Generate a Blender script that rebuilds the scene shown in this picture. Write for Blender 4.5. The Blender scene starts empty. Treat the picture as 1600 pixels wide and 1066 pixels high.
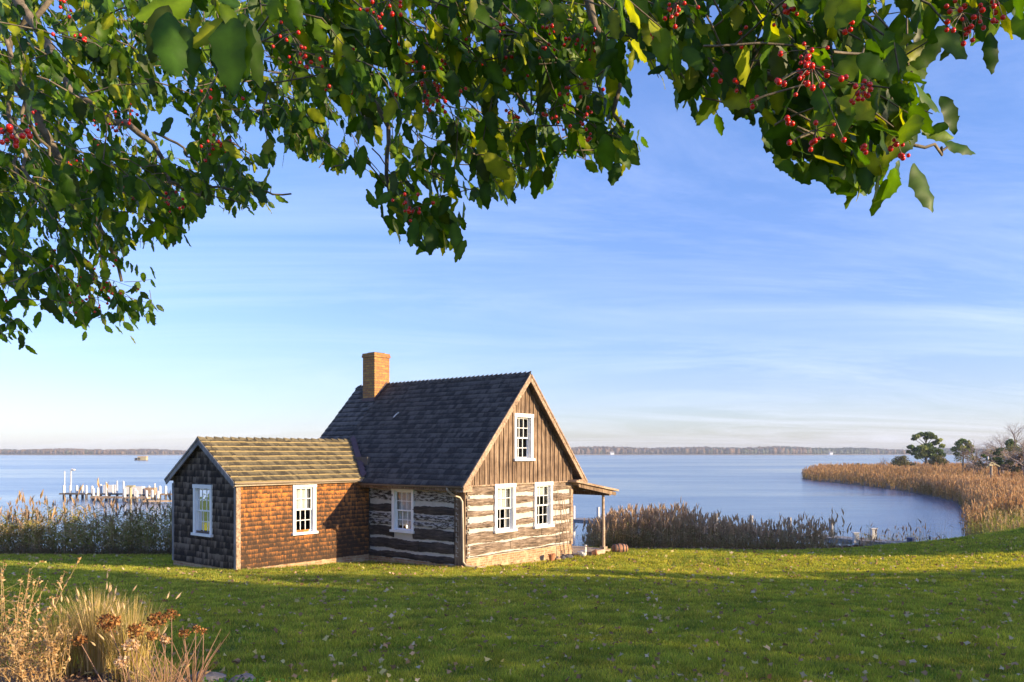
import bpy, math, random
import numpy as np
from mathutils import Vector, Matrix
random.seed(7); RNG = np.random.default_rng(11)
R = math.radians
scene = bpy.context.scene
COL = scene.collection
# ------------------------------------------------------------------ frame
F = 1276.0; HY = 707.0; CZ = 5.5            # photo focal length (px), horizon row, eye height over the water
def at(px, py, Y): return Vector(((px-800)/F*Y, Y, CZ+(HY-py)/F*Y))
SUN_H = Vector((.918, -.397, 0)); EL = R(14.5)
SUN = (SUN_H.normalized()*math.cos(EL) + Vector((0,0,math.sin(EL))))
NL = Vector((.397, .918, 0))
def sstep(a, b, x): 
    t = np.clip((x-a)/(b-a), 0, 1); return t*t*(3-2*t)
def lawn_z(X, Y):
    X = np.asarray(X, float); Y = np.asarray(Y, float)
    z = CZ-1.68-.072*Y
    z = z + .22*sstep(-1, 4, X)*sstep(22, 29, Y)*(1-sstep(6, 11, X)*.5)
    z = z + .0047*np.clip(X-7, 0, 15)**2*sstep(6, 18, Y)
    z = z + .03*np.sin(X*.5+1)*np.sin(Y*.4) 
    shore = 32.5 + .25*np.sin(X*.4) + np.clip(X-17, 0, 60)*.35
    shore = np.where(X>10, shore-.9*sstep(10,12.5,X), shore)
    drop = sstep(0, np.where(X>10,5.,8.), Y-shore)
    z = z*(1-drop) + (-.8)*drop
    return z

# ------------------------------------------------------------------ tags, linking
def tag(o, label=None, cat=None, group=None, kind=None):
    if label: o['label'] = label
    if cat: o['category'] = cat
    if group: o['group'] = group
    if kind: o['kind'] = kind
    return o
def empty(name, loc=(0,0,0), rz=0):
    o = bpy.data.objects.new(name, None); COL.objects.link(o)
    o.location = loc; o.rotation_euler = (0,0,rz); o.empty_display_size = .2
    return o
class MB:
    """collects faces; build() links one mesh object"""
    def __init__(s): s.v=[]; s.f=[]; s.c=[]; s.mi=[]; s.m=0; s.col=None
    def face(s, pts, col=None):
        b=len(s.v); s.v += [tuple(p) for p in pts]; s.f.append(tuple(range(b,b+len(pts)))); s.mi.append(s.m)
        s.c += [(col or s.col or (1,1,1))]*len(pts)
    def grid(s, pts_rows):
        b=len(s.v); n=len(pts_rows[0])
        for r in pts_rows: s.v += [tuple(p) for p in r]; s.c += [s.col or (1,1,1)]*n
        for i in range(len(pts_rows)-1):
            for j in range(n-1):
                s.f.append((b+i*n+j, b+i*n+j+1, b+(i+1)*n+j+1, b+(i+1)*n+j)); s.mi.append(s.m)
    def hexa(s, p):   # 8 corners: bottom 0-3 ccw, top 4-7
        b=len(s.v); s.v += [tuple(q) for q in p]; s.c += [s.col or (1,1,1)]*8
        for f in ((0,3,2,1),(4,5,6,7),(0,1,5,4),(1,2,6,5),(2,3,7,6),(3,0,4,7)):
            s.f.append(tuple(b+i for i in f)); s.mi.append(s.m)
    def box(s, x0,x1,y0,y1,z0,z1):
        s.hexa([(x0,y0,z0),(x1,y0,z0),(x1,y1,z0),(x0,y1,z0),(x0,y0,z1),(x1,y0,z1),(x1,y1,z1),(x0,y1,z1)])
    def beam(s, a, b, w, h, up=(0,0,1)):
        a=Vector(a); b=Vector(b); d=(b-a).normalized(); up=Vector(up)
        x=d.cross(up).normalized()*w/2; y=x.cross(d).normalized()*h/2
        s.hexa([a-x-y,a+x-y,b+x-y,b-x-y,a-x+y,a+x+y,b+x+y,b-x+y])
    def tube(s, pts, rad, n=8, cap=True):
        pts=[Vector(p) for p in pts]; 
        if not isinstance(rad,(list,tuple)): rad=[rad]*len(pts)
        b=len(s.v); px=None
        for i,p in enumerate(pts):
            d=(pts[min(i+1,len(pts)-1)]-pts[max(i-1,0)]).normalized()
            if px is None: px=d.orthogonal().normalized()
            px=(px-d*px.dot(d)); px=px.normalized() if px.length>1e-6 else d.orthogonal().normalized()
            py=d.cross(px)
            for k in range(n):
                a=2*math.pi*k/n; s.v.append(tuple(p+(px*math.cos(a)+py*math.sin(a))*rad[i])); s.c.append(s.col or (1,1,1))
        for i in range(len(pts)-1):
            for k in range(n):
                k2=(k+1)%n; s.f.append((b+i*n+k,b+i*n+k2,b+(i+1)*n+k2,b+(i+1)*n+k)); s.mi.append(s.m)
        if cap:
            s.f.append(tuple(b+k for k in range(n))[::-1]); s.mi.append(s.m)
            s.f.append(tuple(b+(len(pts)-1)*n+k for k in range(n))); s.mi.append(s.m)
    def lathe(s, prof, c=(0,0,0), n=16, M=None):
        M = M or Matrix.Identity(4); c=Vector(c); b=len(s.v)
        for r,z in prof:
            for k in range(n):
                a=2*math.pi*k/n; s.v.append(tuple(c+(M@Vector((r*math.cos(a),r*math.sin(a),z))))); s.c.append(s.col or (1,1,1))
        for i in range(len(prof)-1):
            for k in range(n):
                k2=(k+1)%n; s.f.append((b+i*n+k,b+i*n+k2,b+(i+1)*n+k2,b+(i+1)*n+k)); s.mi.append(s.m)
    def blob(s, c, r, M=None, amp=.0, n=10, m=7):
        c=Vector(c); rx,ry,rz = r if hasattr(r,'__len__') else (r,r,r); ph=random.random()*9
        M = M or Matrix.Identity(3); b=len(s.v)
        for i in range(m+1):
            t=math.pi*i/m
            for k in range(n):
                a=2*math.pi*k/n; q=1+amp*math.sin(3*a+ph+t*2)*math.sin(t*3+ph)
                s.v.append(tuple(c+M@Vector((rx*math.sin(t)*math.cos(a)*q,ry*math.sin(t)*math.sin(a)*q,rz*math.cos(t)*q)))); s.c.append(s.col or (1,1,1))
        for i in range(m):
            for k in range(n):
                k2=(k+1)%n; s.f.append((b+i*n+k,b+(i+1)*n+k,b+(i+1)*n+k2,b+i*n+k2)); s.mi.append(s.m)
    def build(s, name, mats, parent=None, smooth=False, col=False):
        me=bpy.data.meshes.new(name); me.from_pydata(s.v,[],s.f)
        for m in (mats if isinstance(mats,(list,tuple)) else [mats]): me.materials.append(m)
        me.polygons.foreach_set('material_index', s.mi)
        if smooth: me.polygons.foreach_set('use_smooth',[True]*len(s.f))
        if col:
            a=me.color_attributes.new('Col','FLOAT_COLOR','POINT')
            a.data.foreach_set('color', np.hstack([np.array(s.c,np.float32),np.ones((len(s.c),1),np.float32)]).ravel())
        me.update(); o=bpy.data.objects.new(name,me); COL.objects.link(o)
        if parent: o.parent=parent
        return o
def fast_mesh(name, V, Fc, mat, C=None, parent=None, smooth=False):
    """V (n,3), Fc (m,k) same-size faces, C (n,3) colours"""
    me=bpy.data.meshes.new(name); V=np.asarray(V,np.float32); Fc=np.asarray(Fc,np.int32); m,k=Fc.shape
    me.vertices.add(len(V)); me.vertices.foreach_set('co',V.ravel())
    me.loops.add(m*k); me.loops.foreach_set('vertex_index',Fc.ravel())
    me.polygons.add(m); me.polygons.foreach_set('loop_start',np.arange(0,m*k,k,dtype=np.int32))
    me.update(calc_edges=True)
    if smooth: me.polygons.foreach_set('use_smooth',np.ones(m,bool))
    if C is not None:
        a=me.color_attributes.new('Col','FLOAT_COLOR','POINT')
        a.data.foreach_set('color', np.hstack([np.asarray(C,np.float32),np.ones((len(V),1),np.float32)]).ravel())
    me.materials.append(mat); o=bpy.data.objects.new(name,me); COL.objects.link(o)
    if parent: o.parent=parent
    return o
def rots(n, dirs=None, normals=None):
    """n rotation matrices with columns (x = side, y = axis, z = normal)"""
    y=dirs/np.linalg.norm(dirs,axis=1,keepdims=True); z=normals-(normals*y).sum(1,keepdims=True)*y
    z/=np.linalg.norm(z,axis=1,keepdims=True)+1e-9; x=np.cross(y,z)
    return np.stack([x,y,z],axis=2)
def instance(T, TF, pos, rot, scl):
    """template T (k,3), faces TF; per-instance pos (n,3) rot (n,3,3) scl (n,) or (n,3)"""
    scl=np.asarray(scl); scl=scl[:,None] if scl.ndim==1 else scl
    P=T[None]*scl[:,None,:]; V=np.einsum('nij,nkj->nki',rot,P)+pos[:,None,:]
    n,k=len(pos),len(T); Fc=(TF[None]+(np.arange(n)*k)[:,None,None]).reshape(-1,TF.shape[1])
    return V.reshape(-1,3),Fc

# ------------------------------------------------------------------ materials
def new_mat(name):
    m=bpy.data.materials.new(name); m.use_nodes=True; nt=m.node_tree
    b=nt.nodes['Principled BSDF']; return m,nt,b
class NT:
    def __init__(s,nt): s.nt=nt
    def n(s,t,**k):
        x=s.nt.nodes.new(t)
        for a,v in k.items():
            if a.startswith('i_'):
                x.inputs[int(a[2:]) if a[2:].isdigit() else a[2:].replace('_',' ')].default_value=v
            else: setattr(x,a,v)
        return x
    def l(s,a,b): s.nt.links.new(a,b)
    def coord(s, scale=(1,1,1), kind='Object', rot=(0,0,0)):
        t=s.n('ShaderNodeTexCoord'); m=s.n('ShaderNodeMapping'); m.inputs['Scale'].default_value=scale; m.inputs['Rotation'].default_value=rot
        s.l(t.outputs[kind],m.inputs['Vector']); return m.outputs[0]
    def noise(s, vec, scale=5, detail=4, rough=.55, dist=0):
        x=s.n('ShaderNodeTexNoise'); x.inputs['Scale'].default_value=scale; x.inputs['Detail'].default_value=detail
        x.inputs['Roughness'].default_value=rough; x.inputs['Distortion'].default_value=dist
        if vec is not None: s.l(vec,x.inputs['Vector'])
        return x.outputs['Fac']
    def ramp(s, fac, stops):
        x=s.n('ShaderNodeValToRGB'); e=x.color_ramp.elements
        while len(e)<len(stops): e.new(.5)
        for i,(p,c) in enumerate(stops): e[i].position=p; e[i].color=(*c,1) if hasattr(c,'__len__') else (c,c,c,1)
        s.l(fac,x.inputs[0]); return x.outputs[0]
    def mix(s, fac, a, b, mode='MIX'):
        x=s.n('ShaderNodeMix',data_type='RGBA',blend_type=mode)
        for sock,v in ((x.inputs[0],fac),(x.inputs[6],a),(x.inputs[7],b)):
            if hasattr(v,'is_linked') or hasattr(v,'links'): s.l(v,sock)
            elif hasattr(v,'__len__'): sock.default_value=(*v,1)
            else: sock.default_value=v
        return x.outputs[2]
    def math(s, op, a, b=0, clamp=False):
        x=s.n('ShaderNodeMath',operation=op,use_clamp=clamp)
        for sock,v in ((x.inputs[0],a),(x.inputs[1],b)):
            if hasattr(v,'links'): s.l(v,sock)
            else: sock.default_value=v
        return x.outputs[0]
    def bump(s, h, strength=.5, dist=.02, bsdf=None):
        x=s.n('ShaderNodeBump'); x.inputs['Strength'].default_value=strength; x.inputs['Distance'].default_value=dist
        s.l(h,x.inputs['Height']); s.l(x.outputs[0],bsdf.inputs['Normal']); return x
def plain(name, c, rough=.7, var=.25, scale=8, metal=0, bump=.2):
    m,nt,b=new_mat(name); g=NT(nt); v=g.coord()
    n=g.noise(v,scale,5,.6); hi=tuple(min(1,x*(1+var)) for x in c); lo=tuple(x*(1-var) for x in c)
    g.l(g.ramp(n,[(.3,lo),(.7,hi)]),b.inputs['Base Color']); b.inputs['Roughness'].default_value=rough; b.inputs['Metallic'].default_value=metal
    if bump: g.bump(g.noise(v,scale*4,4),bump,.01,b)
    return m
def wood(name, cols, stretch=(1,1,.06), scale=22, rough=.85, bump=.5, patch=None):
    m,nt,b=new_mat(name); g=NT(nt)
    v=g.coord(stretch); n=g.noise(v,scale,6,.7); big=g.noise(g.coord(),1.6,4,.6)
    f=g.math('ADD',g.math('MULTIPLY',n,.72),g.math('MULTIPLY',big,.28))
    k=len(cols); c=g.ramp(f,[(.39+.23*i/(k-1),cols[i]) for i in range(k)])
    if patch:
        pm=g.ramp(g.noise(g.coord(patch[2]),patch[1],6,.7),[(patch[3],(0,0,0)),(patch[3]+.06,(1,1,1))])
        c=g.mix(pm,c,patch[0])
    g.l(c,b.inputs['Base Color']); b.inputs['Roughness'].default_value=rough; g.bump(n,bump,.01,b)
    return m
def shingle_mat(name, top, mid, low, rand=.5, stretch=(60,60,3), lichen=None, hgrad=None, butt=None):
    """Col: r = random per shingle, g = 0 at the exposed butt .. 1 under the course above"""
    m,nt,b=new_mat(name); g=NT(nt)
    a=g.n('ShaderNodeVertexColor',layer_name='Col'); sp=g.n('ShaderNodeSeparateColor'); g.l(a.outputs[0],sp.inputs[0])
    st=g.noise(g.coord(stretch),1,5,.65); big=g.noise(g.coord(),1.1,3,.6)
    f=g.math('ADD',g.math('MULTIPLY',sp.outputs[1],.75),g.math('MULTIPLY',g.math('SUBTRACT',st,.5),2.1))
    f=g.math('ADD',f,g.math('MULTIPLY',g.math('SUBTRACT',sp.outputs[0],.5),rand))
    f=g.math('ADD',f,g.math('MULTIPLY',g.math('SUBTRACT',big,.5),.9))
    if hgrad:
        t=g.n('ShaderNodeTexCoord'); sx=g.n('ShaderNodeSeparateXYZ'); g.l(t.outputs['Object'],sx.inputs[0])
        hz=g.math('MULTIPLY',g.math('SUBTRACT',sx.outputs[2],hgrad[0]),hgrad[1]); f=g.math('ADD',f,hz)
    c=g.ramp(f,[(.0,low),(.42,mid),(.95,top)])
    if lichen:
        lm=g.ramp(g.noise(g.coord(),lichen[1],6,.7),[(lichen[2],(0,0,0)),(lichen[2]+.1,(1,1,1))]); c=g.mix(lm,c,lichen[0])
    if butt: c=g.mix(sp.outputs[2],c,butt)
    b.inputs['Specular IOR Level'].default_value=.12
    g.l(c,b.inputs['Base Color']); b.inputs['Roughness'].default_value=.85; g.bump(st,.5,.008,b)
    return m
def brick_mat(name, c1, c2, mortar, axis='x', sc=1, lichen=None):
    m,nt,b=new_mat(name); g=NT(nt)
    t=g.n('ShaderNodeTexCoord'); s=g.n('ShaderNodeSeparateXYZ'); g.l(t.outputs['Object'],s.inputs[0])
    cb=g.n('ShaderNodeCombineXYZ'); g.l(g.math('ADD',s.outputs[0],s.outputs[1]),cb.inputs[0]); g.l(s.outputs[2],cb.inputs[1])
    br=g.n('ShaderNodeTexBrick'); g.l(cb.outputs[0],br.inputs['Vector'])
    br.inputs['Scale'].default_value=1; br.inputs['Brick Width'].default_value=.21*sc; br.inputs['Row Height'].default_value=.07*sc
    br.inputs['Mortar Size'].default_value=.009*sc; br.inputs['Color1'].default_value=(*c1,1); br.inputs['Color2'].default_value=(*c2,1); br.inputs['Mortar'].default_value=(*mortar,1)
    c=g.mix(g.ramp(g.noise(g.coord(),9,5,.7),[(.35,(0,0,0)),(.7,(.6,.6,.6))]),br.outputs[0],tuple(x*.5 for x in c1))
    if lichen: c=g.mix(g.ramp(g.noise(g.coord(),lichen[1],5,.7),[(lichen[2],(0,0,0)),(lichen[2]+.15,(1,1,1))]),c,lichen[0])
    g.l(c,b.inputs['Base Color']); b.inputs['Roughness'].default_value=.9
    g.bump(g.math('SUBTRACT',1,br.outputs['Fac']),.6,.01,b)
    return m
def leafy(name, trans=.35, rough=.45, gloss=.5, mul=1.0, tint=(1.5,1.5,.35), spec=.5, vary=.0):
    """colour comes from the leaf's own Col attribute"""
    m,nt,b=new_mat(name); g=NT(nt); a=g.n('ShaderNodeVertexColor',layer_name='Col')
    c=a.outputs[0]
    if vary: c=g.mix(vary,c,g.ramp(g.noise(g.coord(),60,3,.6),[(.3,(.5,.5,.4)),(.7,(1.4,1.4,1.2))]),'MULTIPLY')
    g.l(c,b.inputs['Base Color']); b.inputs['Roughness'].default_value=rough; b.inputs['Specular IOR Level'].default_value=spec
    if trans:
        t=g.n('ShaderNodeBsdfTranslucent'); g.l(g.mix(1.0,c,tint,'MULTIPLY'),t.inputs[0])
        x=g.n('ShaderNodeMixShader'); x.inputs[0].default_value=trans
        g.l(b.outputs[0],x.inputs[1]); g.l(t.outputs[0],x.inputs[2]); g.l(x.outputs[0],nt.nodes['Material Output'].inputs[0])
    return m
M={}
M['gable_wood']=wood('weathered_board',[(.035,.02,.012),(.135,.082,.048),(.26,.17,.105),(.42,.31,.21)],(14,14,.5),2.4)
M['trim_wood']=wood('trim_board',[(.16,.1,.06),(.34,.23,.15),(.5,.37,.26)],(8,8,8),2)
M['grey_trim']=wood('grey_trim_board',[(.13,.12,.12),(.25,.23,.225),(.36,.33,.31)],(8,8,1),2)
M['log_lit']=wood('hewn_log_sunlit',[(.03,.02,.013),(.13,.088,.058),(.24,.17,.12),(.38,.3,.22)],(.8,.8,9),3,patch=((.5,.45,.39),3.5,(1,1,5),.64))  # log tone of the sunny wall, sunlight put into the colour
M['log_shaded']=wood('hewn_log_shaded',[(.012,.01,.009),(.045,.034,.027),(.1,.075,.058)],(.8,.8,9),3,patch=((.3,.28,.27),3.2,(1,1,4),.66))  # same logs darkened, the wall's shade put into the colour
M['log_limed']=wood('hewn_log_limewashed',[(.02,.016,.013),(.05,.04,.03),(.12,.1,.08)],(.8,.8,9),3,patch=((.42,.40,.38),4.5,(1,1,4.5),.48))  # limewash patches over the same shade-darkened log tone
M['chink']=plain('lime_chinking',(.5,.47,.42),.9,.12,6,bump=.5)
M['paint']=plain('white_paint',(.82,.82,.81),.45,.04,5,bump=.08)
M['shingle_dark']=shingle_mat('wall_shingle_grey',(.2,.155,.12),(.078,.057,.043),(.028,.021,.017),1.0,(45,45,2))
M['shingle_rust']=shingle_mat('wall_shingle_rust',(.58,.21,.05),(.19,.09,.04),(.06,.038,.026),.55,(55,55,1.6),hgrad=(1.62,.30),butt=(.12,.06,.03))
M['roof_dark']=shingle_mat('roof_shingle_slate',(.12,.102,.085),(.078,.066,.056),(.04,.034,.03),.9,(14,14,5))
M['roof_bay']=shingle_mat('roof_shingle_grey',(.17,.145,.125),(.11,.095,.083),(.05,.043,.038),.7,(14,14,5))
M['roof_wing']=shingle_mat('roof_shingle_mossy',(.21,.17,.095),(.14,.115,.066),(.07,.058,.038),1.0,(22,6,6),lichen=((.36,.29,.13),7,.60),butt=(.44,.34,.17))  # butt: lichen yellow brightened, sunlight on the edges put into the colour
M['brick']=brick_mat('foundation_brick',(.36,.17,.08),(.5,.3,.15),(.48,.4,.27),lichen=((.5,.4,.24),3,.5))
M['chimney']=brick_mat('chimney_brick',(.36,.14,.05),(.56,.3,.08),(.2,.15,.1),sc=1.25,lichen=((.5,.34,.06),6,.56))
M['dark_room']=plain('interior_plaster',(.12,.1,.08),.9,.2,2)
M['curtain']=plain('white_curtain',(.72,.7,.68),.9,.08,30)
M['amber_glow']=plain('amber_glow',(.95,.24,.03),.9,.35,9)  # orange panel, sunlit interior behind the panes put into the colour
M['gutter']=plain('brown_gutter',(.2,.15,.11),.45,.2,5,.2)
M['spout']=plain('tan_downspout',(.34,.27,.2),.4,.15,5,.2)
M['pale_wood']=wood('pale_deck_wood',[(.24,.16,.1),(.42,.3,.2),(.56,.43,.31)],(2,14,6),2)
M['dock_wood']=wood('dock_wood',[(.14,.13,.13),(.26,.245,.24),(.42,.4,.39)],(4,4,4),2)
M['piling']=wood('piling_wood',[(.05,.045,.04),(.12,.1,.085),(.2,.17,.14)],(6,6,1),2)
M['pile_white']=plain('white_pile_sleeve',(.6,.58,.55),.6,.06,5)
M['bark']=wood('holly_bark',[(.06,.05,.035),(.14,.11,.075),(.24,.19,.13)],(12,12,12),2)
M['bark_dark']=wood('tree_bark',[(.03,.025,.02),(.08,.065,.05),(.15,.125,.1)],(3,3,.6),2)
M['stone']=plain('field_stone',(.13,.12,.12),.85,.5,9,bump=.7)
M['rust']=plain('rusty_metal',(.34,.17,.1),.7,.4,12,.4)
M['terracotta']=plain('terracotta',(.42,.17,.08),.8,.15,8)
M['goose']=plain('painted_concrete_white',(.72,.68,.62),.7,.1,12)
M['orange']=plain('orange_paint',(.65,.25,.04),.6,.1,12)
M['blue_plastic']=plain('dark_blue_plastic',(.03,.06,.16),.5,.1,12)
M['dark_paint']=plain('dark_paint',(.03,.03,.035),.6,.1,12)
M['yellow_wood']=plain('lichened_board',(.40,.34,.19),.8,.2,6)
M['flashing']=plain('lead_flashing',(.09,.05,.055),.6,.2,10)
# glass
m,nt,b=new_mat('window_glass'); g=NT(nt); nt.nodes.remove(b)
gl=g.n('ShaderNodeBsdfGlossy'); gl.inputs['Roughness'].default_value=.02
v=g.coord(); bp=g.n('ShaderNodeBump'); bp.inputs['Strength'].default_value=.12; bp.inputs['Distance'].default_value=.02
g.l(g.noise(v,4,2),bp.inputs['Height']); g.l(bp.outputs[0],gl.inputs['Normal'])
tr=g.n('ShaderNodeBsdfTransparent'); tr.inputs[0].default_value=(.85,.88,.87,1)
lw=g.n('ShaderNodeFresnel'); lw.inputs[0].default_value=1.28; mx=g.n('ShaderNodeMixShader')
g.l(lw.outputs[0],mx.inputs[0]); g.l(tr.outputs[0],mx.inputs[1]); g.l(gl.outputs[0],mx.inputs[2]); g.l(mx.outputs[0],nt.nodes['Material Output'].inputs[0]); M['glass']=m
m,nt,b=new_mat('lamp_glow'); b.inputs['Emission Color'].default_value=(1,.75,.45,1); b.inputs['Emission Strength'].default_value=4; b.inputs['Base Color'].default_value=(.8,.7,.5,1); M['lamp']=m
# lawn soil and turf
m,nt,b=new_mat('lawn_turf'); g=NT(nt); v=g.coord()
n1=g.noise(v,38,6,.75); n2=g.noise(v,.55,4,.6); n3=g.noise(v,7,4,.6)
c=g.ramp(n1,[(.3,(.05,.09,.012)),(.5,(.12,.19,.025)),(.72,(.24,.29,.05))])
c=g.mix(g.ramp(n2,[(.4,(0,0,0)),(.65,(.55,.55,.55))]),c,(.12,.125,.03))
c=g.mix(g.ramp(n3,[(.55,(0,0,0)),(.75,(.4,.4,.4))]),c,(.05,.06,.02))
g.l(c,b.inputs['Base Color']); b.inputs['Roughness'].default_value=.95; b.inputs['Specular IOR Level'].default_value=.1; g.bump(n1,1,.05,b); M['turf']=m
M['mud']=plain('marsh_mud',(.1,.075,.05),.9,.4,2)
M['mulch']=plain('bark_mulch',(.09,.06,.045),.95,.6,30,bump=1)
# water
m,nt,b=new_mat('river_water'); g=NT(nt)
b.inputs['Base Color'].default_value=(.07,.145,.25,1); b.inputs['Roughness'].default_value=.2; b.inputs['IOR'].default_value=1.333; b.inputs['Specular IOR Level'].default_value=.6
v=g.coord((1,1.6,1)); w1=g.noise(v,.9,5,.62,.3); w2=g.noise(g.coord((.25,.9,1)),.5,4,.6)
pat=g.ramp(g.noise(g.coord((.006,.022,1),rot=(0,0,.15)),1,4,.55,.6),[(.38,(.45,.45,.45)),(.62,(1,1,1))])
h=g.math('MULTIPLY',g.math('ADD',g.math('MULTIPLY',w1,.7),w2),pat)
g.bump(h,.34,.13,b); g.l(g.ramp(g.math('ADD',g.math('MULTIPLY',pat,.6),g.math('MULTIPLY',w2,.5)),[(.35,.09),(.85,.22)]),b.inputs['Roughness']); M['water']=m
M['reed']=leafy('reed_fibre',.25,.8,tint=(1.2,1.1,.8),spec=.05)
M['grass']=leafy('grass_blade',.5,.6,tint=(1.8,1.6,.4),spec=.12)
M['holly']=leafy('holly_leaf',.4,.46,tint=(2.1,2.0,.22),spec=.24,vary=.35)
M['foliage']=leafy('tree_foliage',.2,.6,tint=(1.3,1.3,.6),spec=.2)
m,nt,b=new_mat('holly_berry'); b.inputs['Base Color'].default_value=(.58,.018,.01,1); b.inputs['Roughness'].default_value=.22; b.inputs['Subsurface Weight'].default_value=.1; M['berry']=m

# ------------------------------------------------------------------ terrain, water, far shore
def build_terrain():
    xs=np.concatenate([np.arange(-120,-30,6),np.arange(-30,40,.5),np.arange(40,170,5)]); ys=np.concatenate([np.arange(-30,4,2),np.arange(4,44,.4),np.arange(44,60,2)])
    X,Y=np.meshgrid(xs,ys); Z=lawn_z(X,Y); Z=np.where(X>200,Z,Z)
    V=np.stack([X,Y,Z],-1).reshape(-1,3); nx=len(xs); ny=len(ys)
    i=np.arange(ny-1)[:,None]*nx+np.arange(nx-1)[None]; i=i.ravel()
    o=fast_mesh('lawn',V,np.stack([i,i+1,i+nx+1,i+nx],1),M['turf'],smooth=True); tag(o,kind='structure')
build_terrain()
mb=MB(); mb.face([(-2600,-60,0),(2600,-60,0),(2600,2300,0),(-2600,2300,0)]); tag(mb.build('river_water',M['water']),kind='structure')
mb=MB(); mb.face([(-3000,-200,-1.2),(3000,-200,-1.2),(3000,2400,-1.2),(-3000,2400,-1.2)]); tag(mb.build('ground',M['mud']),kind='structure')
# marsh spit
SHORE=[(24,39),(29.6,53.6),(37,64),(40,71.6),(49,90),(54,108),(56,121),(58,140),(58,156),(61,172),(66,184),(73,196),(85,212),(110,226),(150,232),(320,240),(320,30),(60,30),(24,34)]
def inpoly(x,y,P):
    x=np.asarray(x); y=np.asarray(y); r=np.zeros(x.shape,bool); n=len(P)
    for i in range(n):
        x1,y1=P[i]; x2,y2=P[(i+1)%n]
        if y1==y2: continue
        c=((y1>y)!=(y2>y))&(x<(x2-x1)*(y-y1)/(y2-y1)+x1); r^=c
    return r
def polydist(x,y,P):
    d=np.full(x.shape,1e9)
    for i in range(len(P)):
        a=np.array(P[i],float); b=np.array(P[(i+1)%len(P)],float); ab=b-a
        t=np.clip(((x-a[0])*ab[0]+(y-a[1])*ab[1])/(ab@ab),0,1); d=np.minimum(d,np.hypot(x-a[0]-t*ab[0],y-a[1]-t*ab[1]))
    return d
def build_marsh():
    xs=np.arange(15,330,2.); ys=np.arange(26,250,2.); X,Y=np.meshgrid(xs,ys)
    d=polydist(X,Y,SHORE)*np.where(inpoly(X,Y,SHORE),1,-1); Z=np.clip(d*.25,-.9,.35)+.04*np.sin(X*.7)*np.cos(Y*.5)
    V=np.stack([X,Y,Z],-1).reshape(-1,3); nx=len(xs); ny=len(ys)
    i=(np.arange(ny-1)[:,None]*nx+np.arange(nx-1)[None]).ravel()
    tag(fast_mesh('marsh_ground',V,np.stack([i,i+1,i+nx+1,i+nx],1),M['mud'],smooth=True),kind='structure')
build_marsh()
def far_shore():
    mb=MB(); rows=[]
    for x in np.arange(-2400,2401,60.):
        y0=1760+60*math.sin(x*.0021)+30*math.sin(x*.009); rows.append([(x,y0,-.3),(x,y0+14,1.2),(x,y0+60,3),(x,y0+400,5)])
    mb.grid(rows); tag(mb.build('far_shore',plain('far_shore_soil',(.3,.24,.17),.9,.3,.02)),kind='structure')
    # woods: thousands of small crowns
    n=20000; x=RNG.uniform(-1700,1700,n); k=RNG.random(n)**1.3; y=1762+60*np.sin(x*.0021)+30*np.sin(x*.009)+12+k*120
    left=sstep(-200,-500,-x); h=9+5*RNG.random(n)**2+1.8*np.sin(x*.004)+1.2*np.sin(x*.031+1)+1.*np.sin(x*.012)
    h=h*np.where(x<-300,.72,1.0)*(1+.25*k)
    t=[]; f=[]
    for i in range(5):
        a=math.pi*i/4
        for j in range(6):
            b=j*math.pi/3+i*.3; q=1+.25*math.sin(i*7+j*5); t.append((math.sin(a)*math.cos(b)*q,math.sin(a)*math.sin(b)*q,math.cos(a)))
    for i in range(4):
        for j in range(6): f.append((i*6+j,(i+1)*6+j,(i+1)*6+(j+1)%6,i*6+(j+1)%6))
    T=np.array(t); TF=np.array(f); r=h*.3*RNG.uniform(.7,1.5,n)
    ang=RNG.uniform(0,6.28,n); rot=np.zeros((n,3,3)); rot[:,0,0]=np.cos(ang); rot[:,0,1]=-np.sin(ang); rot[:,1,0]=np.sin(ang); rot[:,1,1]=np.cos(ang); rot[:,2,2]=1
    V,Fc=instance(T,TF,np.stack([x,y,h*.55],1),rot,np.stack([r,r,h*.5],1))
    pal=np.array([(.035,.05,.025),(.05,.06,.03),(.13,.08,.05),(.16,.10,.06),(.10,.075,.06)])
    pick=(RNG.random(n)*2.2+1.4+1.3*np.sin(x*.006)+.9*np.sin(x*.023)); pick=np.clip(pick,0,4.99).astype(int)
    C=np.repeat(pal[pick]*RNG.uniform(.8,1.25,(n,1)),len(T),0)
    tag(fast_mesh('far_woods',V,Fc,M['foliage'],C),'long low line of mixed autumn and evergreen woods on the far shore','woods',kind='stuff')
    for i,(px,w) in enumerate(((35,7),(957,8),(1300,6))):
        c=at(px,709,1735); hh=empty('shore_house',(c.x,1738,.3)); 
        mb=MB(); mb.box(-w/2,w/2,0,7,0,4.5); mb.build('wall',M['paint'],hh)
        mb=MB(); mb.face([(-w/2-.4,-.4,4.5),(w/2+.4,-.4,4.5),(w/2+.4,3.5,7.2),(-w/2-.4,3.5,7.2)]); mb.face([(-w/2-.4,7.4,4.5),(-w/2-.4,3.5,7.2),(w/2+.4,3.5,7.2),(w/2+.4,7.4,4.5)]); mb.build('roof',M['roof_dark'] if 0 else M['dock_wood'],hh)
        tag(hh,['tiny white house on the far shore near the left edge of the view','tiny white house on the far shore just right of the log house roof','tiny white house on the far shore left of the marsh point'][i],'house','white houses on the far shore')
far_shore()

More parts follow.
